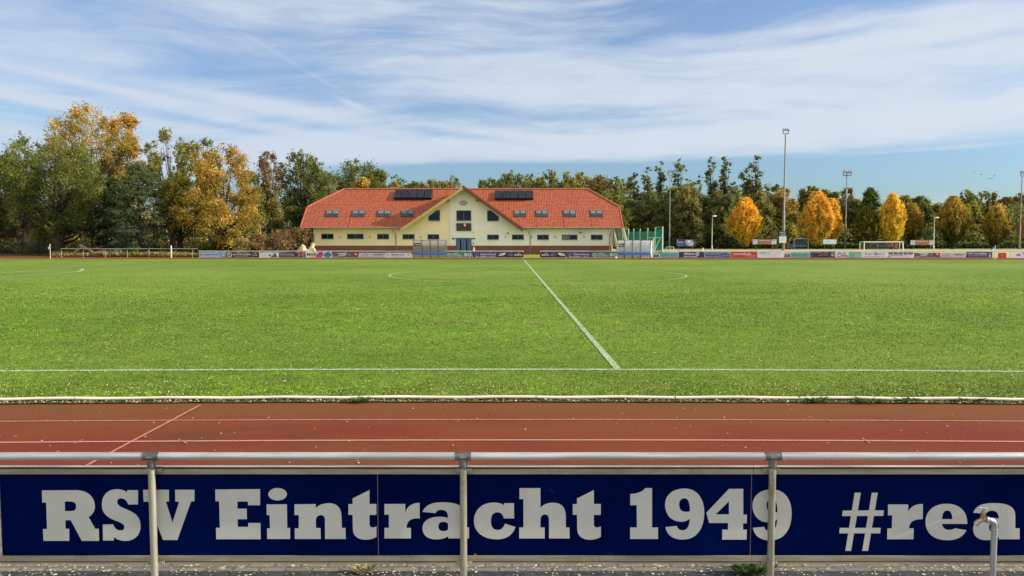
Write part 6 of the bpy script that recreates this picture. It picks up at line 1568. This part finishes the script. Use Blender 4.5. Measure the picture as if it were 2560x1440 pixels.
sp = [(205, 500, 116, .16, D_, 0), (233, 500, 112, .17, D_, -.6), (247, 500, 120, .12, D_, .2), (272, 500, 124, .12, D_, 0), (318, 500, 114, .13, (.18, .10, .06), 0), (386, 500, 112, .13, (.2, .11, .06), 0),
      (405, 470, 118, .09, P_, -1.2), (414, 470, 121, .10, P_, -.8), (425, 480, 118, .08, P_, -1.4), (457, 480, 122, .08, P_, .3), (468, 470, 119, .09, P_, -.5), (478, 480, 124, .09, P_, .4), (487, 480, 121, .08, P_, -.4), (497, 480, 125, .08, P_, .2), (650, 545, 109, .09, P_, 0)]
words_ = ['first', 'second', 'third', 'fourth', 'fifth', 'sixth', 'seventh', 'eighth', 'ninth']
nd = npale = 0
for px, top, y, r, col, ln in sp:
    if col is P_:
        npale += 1; lb = f'{words_[npale - 1]} thin pale birch stem counted from the left'
        if px == 650: lb = 'short pale stem under the green tree right of the orange one'
    else:
        nd += 1; lb = f'{words_[nd - 1]} slim dark trunk to the right of the big oak trunk'
    stem(lb, px, top, y, r, col, ln, 'thin pale birch stems' if col is P_ else 'slim dark trunks')

# behind the clubhouse
g2 = 'treetops behind the clubhouse'
for i, (px, top, hw, y, kind, pal, lb) in enumerate((
        (1035, 455, 33, 175, 'round', (DG, MG, OL, .2), 'dark rounded treetop above the left solar panels'), (1075, 450, 46, 178, 'round', (OL, OL, TN, .4), 'olive treetop left of the gable peak'),
        (1110, 455, 44, 180, 'round', (DG, OL, GO, .3), 'low olive treetop next to the bare poplar'), (1129, 447, 6, 172, 'tall', (TN, TN, OL, .3), 'narrow bare poplar tip left of the gable peak'),
        (1205, 452, 20, 170, 'pine', (DG, MG, DG, .2), 'small pine top right of the gable peak'), (1225, 446, 28, 176, 'airy', (OL, OL, MG, .4), 'light loose crown left of the high pine top'),
        (1278, 428, 57, 165, 'airy', (DG, MG, OL, .2), 'high loose pine top above the right solar panels'), (1255, 450, 52, 185, 'round', (DG, MG, OL, .2), 'dark low treetop behind the high loose pine'),
        (1330, 436, 39, 172, 'airy', (OL, MG, YG, .4), 'light green loose crown right of the high pine'), (1372, 426, 44, 168, 'airy', (MG, OL, YG, .35), 'tall light green crown above the right roof half'),
        (1420, 430, 46, 172, 'airy', (MG, OL, TN, .35), 'wide light green crown left of the ridge end'), (1350, 452, 78, 186, 'round', (DG, MG, OL, .3), 'dark green mass between the light crowns'),
        (1455, 432, 33, 164, 'airy', (MG, YG, OL, .4), 'yellowish loose crown just left of the ridge end'), (1500, 440, 54, 160, 'round', (MG, OL, BR, .35), 'olive brown crown beside the hipped roof end'),
        (1538, 442, 22, 158, 'tall', (DG, OL, MG, .3), 'slim olive tree at the right roof end'), (1450, 462, 78, 185, 'round', (DG, MG, OL, .3), 'dark green crown behind the right ridge end'),
        (1510, 480, 65, 150, 'low', (DG, MG, OL, .35), 'low dark tree against the right roof slope'))):
    T('tree', lb, px, top, hw, y, kind, pal, 100 + i, g2, dens=.8 if kind != 'airy' else 1.1)

# dark wood right of the clubhouse
g3 = 'tall dark trees of the wood right of the clubhouse'
DB = (.075, .098, .034); DM = (.20, .225, .075); DO = (.30, .28, .08)
wood = [(1583, 432, 26, 174), (1618, 418, 24, 170), (1650, 403, 26, 174), (1694, 398, 26, 172), (1722, 450, 26, 164), (1745, 440, 20, 176), (1774, 393, 20, 174), (1806, 392, 20, 170), (1832, 455, 26, 178), (1862, 420, 20, 172), (1885, 388, 24, 170), (1912, 460, 30, 168)]
oi = ['leftmost tall dark tree, just right of the clubhouse roof end', 'second tall dark tree right of the clubhouse roof', 'tall dark tree left of the slender floodlight mast', 'tall dark tree right of the slender floodlight mast', 'shorter olive tree right of the slender mast pair', 'low dark treetop left of the twin spires',
      'left one of the twin narrow tree spires', 'right one of the twin narrow tree spires', 'low dark treetop between twin spires and highest spire', 'dark forked spire left of the highest spire', 'highest narrow spire above the rounded yellow tree', 'olive tree sloping down right of the highest spire']
for i, ((px, top, hw, y), lb) in enumerate(zip(wood, oi)):
    T('alder', lb, px, top, hw * 1.12, y, 'tall', (DB, DO if i in (4, 11) else DM, DO, .25), 200 + i, g3, bark=(.05, .045, .035), dens=1.15, leaf=.9)
low = [(1575, 500, 44, 162), (1625, 480, 44, 160), (1680, 470, 46, 161), (1715, 465, 40, 157), (1760, 490, 46, 162), (1800, 478, 40, 160), (1845, 490, 44, 162), (1895, 480, 44, 161)]
for i, (px, top, hw, y) in enumerate(low):
    lb = ['dark lower tree behind the left part of the netting cage', 'dark lower tree above the netting cage', 'dark lower tree behind the slender mast', 'yellow tinged lower tree above the blue billboard', 'dark lower tree left of the first street lamp', 'dark lower tree right of the first street lamp', 'dark lower tree behind the rounded yellow tree', 'olive lower tree right of the rounded yellow tree'][i]
    T('tree', lb, px, top, hw, y, 'low', (DB, DO if i in (3, 7) else DM, DO, .3), 220 + i, 'lower trees at the front of the dark wood', leaf=.9)
# right background
g4 = 'trees behind the row of golden trees'
for i, (px, top, hw, y, kind, pal, lb) in enumerate((
        (1962, 474, 36, 165, 'round', (OL, GO, BR, .4), 'broad orange brown tree behind the tallest mast'), (1940, 462, 26, 190, 'round', (MG, OL, DG, .3), 'green treetop left of the tallest mast'),
        (2020, 467, 34, 185, 'round', (DG, OL, BR, .3), 'brown green tree behind the large yellow tree'), (2062, 476, 30, 190, 'round', (OL, OL, BR, .3), 'olive tree between large yellow tree and double mast'),
        (2082, 482, 24, 178, 'low', (DG, MG, OL, .3), 'green tree just left of the double headed mast'), (2116, 470, 24, 186, 'airy', (OL, BR, TN, .4), 'half bare brown tree behind the double headed mast'),
        (2172, 470, 34, 176, 'pine', (PG, DG, MG, .3), 'bluish dark tree above the small dark golden tree'), (2140, 500, 30, 182, 'round', (OL, MG, BR, .3), 'olive tree right of the double headed mast'),
        (2262, 490, 30, 195, 'round', (MG, YG, OL, .4), 'yellow green tree between the spired and the small golden tree'), (2300, 492, 36, 182, 'low', (DG, MG, DG, .3), 'dark round green tree left of the second lamp'),
        (2335, 512, 30, 200, 'round', (BR, OL, DG, .4), 'low brown tree behind the second street lamp'), (2372, 505, 34, 196, 'round', (BR, TN, GO, .4), 'tan tree behind the pointed golden tree'),
        (2412, 476, 32, 172, 'airy', (DG, MG, OL, .25), 'tall loose green tree right of the pointed golden tree'), (2425, 505, 34, 168, 'low', (MG, OL, YG, .35), 'dense green base tree below the loose tall crown'),
        (2458, 478, 28, 174, 'airy', (DG, OL, BR, .3), 'second loose tall tree, with the gap beside it'), (2510, 494, 34, 262, 'round', (BR, BR, OL, .35), 'brown tree rising behind the distant house'),
        (2545, 484, 34, 268, 'round', (BR, OL, TN, .4), 'brown olive tree at the right edge above the house'), (2585, 470, 40, 262, 'round', (BR, TN, BR, .4), 'brown tree cut off by the right edge'),
        (2478, 505, 26, 200, 'round', (BR, GO, OL, .35), 'small rust tree left of the distant house'))):
    T('tree', lb, px, top, hw, y, kind, pal, 300 + i, g4, dens=1.0)
for i, (px, top, hw, y, pal, lb) in enumerate(((1600, 560, 60, 160, (DB, DM, DO, .2), 'dark bush behind the netting cage'), (1660, 560, 50, 160, (DB, DM, DO, .2), 'dark bush at the foot of the slender mast'), (1720, 560, 50, 160, (DB, DM, DO, .2), 'dark bush behind the blue billboard'),
        (1775, 560, 50, 160, (DB, DM, BR, .2), 'dark bush behind the first street lamp'), (1830, 565, 50, 160, (DB, DM, BR, .2), 'dark bush left under the rounded yellow tree'), (1900, 560, 46, 160, (DM, DO, OL, .4), 'olive bush behind the brick red sign'), (1960, 550, 46, 164, (DG, OL, GO, .2), 'dark bush behind the tallest mast'),
        (2020, 560, 50, 168, (DG, DM, OL, .2), 'dark bush behind the large yellow tree'), (2085, 560, 40, 170, (DG, MG, OL, .3), 'dark bush behind the turquoise sign'), (2130, 575, 36, 166, (DB, DM, OL, .2), 'dark bush right of the double headed mast'), (2180, 575, 46, 174, (DG, DM, OL, .3), 'dark bush behind the football goal'),
        (2250, 570, 46, 176, (DG, MG, OL, .3), 'dark bush behind the right goal end'), (2305, 560, 42, 180, (DG, MG, OL, .3), 'green bush behind the second red sign'), (2350, 575, 40, 173, (DG, MG, YG, .3), 'green bush right of the second street lamp'),
        (2420, 570, 46, 172, (OL, YG, MG, .4), 'yellow green bush under the loose tall trees'), (2475, 585, 40, 174, (DG, OL, TN, .3), 'bush left of the distant house'), (2535, 580, 44, 188, (OL, MG, TN, .4), 'pale green bush hiding the lower part of the house'), (2585, 565, 30, 184, (DG, MG, OL, .3), 'bush cut off by the right edge'))):
    T('bush', lb, px, top, hw, y, 'bush', pal, 400 + i, 'bushes beyond the second pitch', cat='bush', dens=1.2)
# golden hornbeams
g5 = 'golden egg shaped trees behind the right barrier'
GL = (.12, .16, .02)
for i, (px, top, hw, y, pal, dn, lb) in enumerate((
        (1862, 496, 42, 151, ((.50, .42, .05), (.95, .46, .05), YE, .5), 1.1, 'rounded golden yellow tree standing alone near the brick red sign'),
        (2042, 481, 44, 150, ((.52, .42, .05), (.92, .50, .06), OR, .3), 1.2, 'largest golden orange tree between two floodlight masts'),
        (2076, 498, 28, 155, ((.52, .36, .04), (.88, .46, .06), YE, .35), .9, 'smaller orange tree joined to the right side of the largest one'),
        (2165, 518, 31, 152, ((.05, .08, .015), (.16, .17, .025), GO, .14), 1.1, 'dark green egg shaped tree with golden tip behind the goal'),
        (2228, 486, 32, 151, ((.55, .46, .05), (.92, .56, .07), YE, .4), 1.1, 'golden tree with pointed spire above the football goal'),
        (2279, 511, 25, 156, ((.05, .075, .015), (.50, .34, .05), GO, .12), 1.0, 'small half green golden tree right of the spired one'),
        (2379, 492, 40, 153, ((.06, .08, .015), (.52, .35, .05), GO, .15), 1.1, 'broad dark golden tree with slanting pointed top'),
        (2487, 518, 31, 152, ((.05, .08, .015), (.54, .38, .05), GO, .14), 1.1, 'dark golden tree left of the distant house'),
        (2572, 530, 28, 151, ((.50, .30, .04), (.75, .40, .05), OR, .3), 1.0, 'golden brown tree at the right edge'))):
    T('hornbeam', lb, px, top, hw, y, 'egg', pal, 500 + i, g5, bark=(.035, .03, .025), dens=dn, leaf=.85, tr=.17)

# woodland undergrowth, one mass nobody could count
def mass(name, label, spans, cols, seed, n, cat='undergrowth'):
    rg = np.random.default_rng(seed); P = []; Cs = []
    for (pa, pb, y0, y1, h) in spans:
        k = int(n * (pb - pa) / sum(s[1] - s[0] for s in spans))
        yy = rg.uniform(y0, y1, k); px = rg.uniform(pa, pb, k); xx = (px - 1280) / 2000 * yy
        hh = h * (.72 + .28 * np.sin(xx * .7 + seed) * np.sin(xx * .23 + 1)) * rg.uniform(.0, 1, k) ** .6
        P.append(np.stack([xx, yy, hh + .1], 1))
    P = np.concatenate(P); N = len(P); s = .0018 * P[:, 1:2] * rg.uniform(.6, 1.4, (N, 1))
    nn = rg.normal(size=(N, 3)); nn /= np.linalg.norm(nn, axis=1, keepdims=True)
    tt = np.cross(nn, rg.normal(size=(N, 3))); tt /= np.linalg.norm(tt, axis=1, keepdims=True); bb = np.cross(nn, tt)
    V = np.stack([P + tt * s, P + bb * s * .6, P - tt * s, P - bb * s * .6], 1).reshape(-1, 3)
    c = np.concatenate([tints(N, cols, [1] * len(cols), rg, .35), np.ones((N, 1))], 1)
    tag(mesh_np(name, V, np.arange(4 * N).reshape(-1, 4), M_LEAF, colors=np.repeat(c, 4, 0)), label, cat, kind='stuff')
mass('undergrowth', 'dark undergrowth and brush filling the wood at left', [(-60, 800, 132, 150, 8.5), (-60, 780, 112, 132, 3.0)], [DG, MG, OL, OL, GO, TN], 1, 52000)
mass('distant_wood', 'dark mass of the far wood closing the gaps between the trees', [(980, 1560, 186, 205, 17.5), (1540, 1960, 176, 195, 16.0), (1930, 2700, 215, 250, 13.0), (1560, 2640, 163, 180, 4.0)], [DG, DB, MG, OL], 2, 90000)
mass('hedge_fringe', 'low dark hedge along the far side of the second pitch', [(1640, 2640, 160, 164, 1.5)], [DG, DB, MG], 3, 9000)
mass('weeds', 'low dry weeds and brush behind the open rail', [(130, 780, 95, 102, .5)], [TN, BR, OL, MG], 4, 9000)
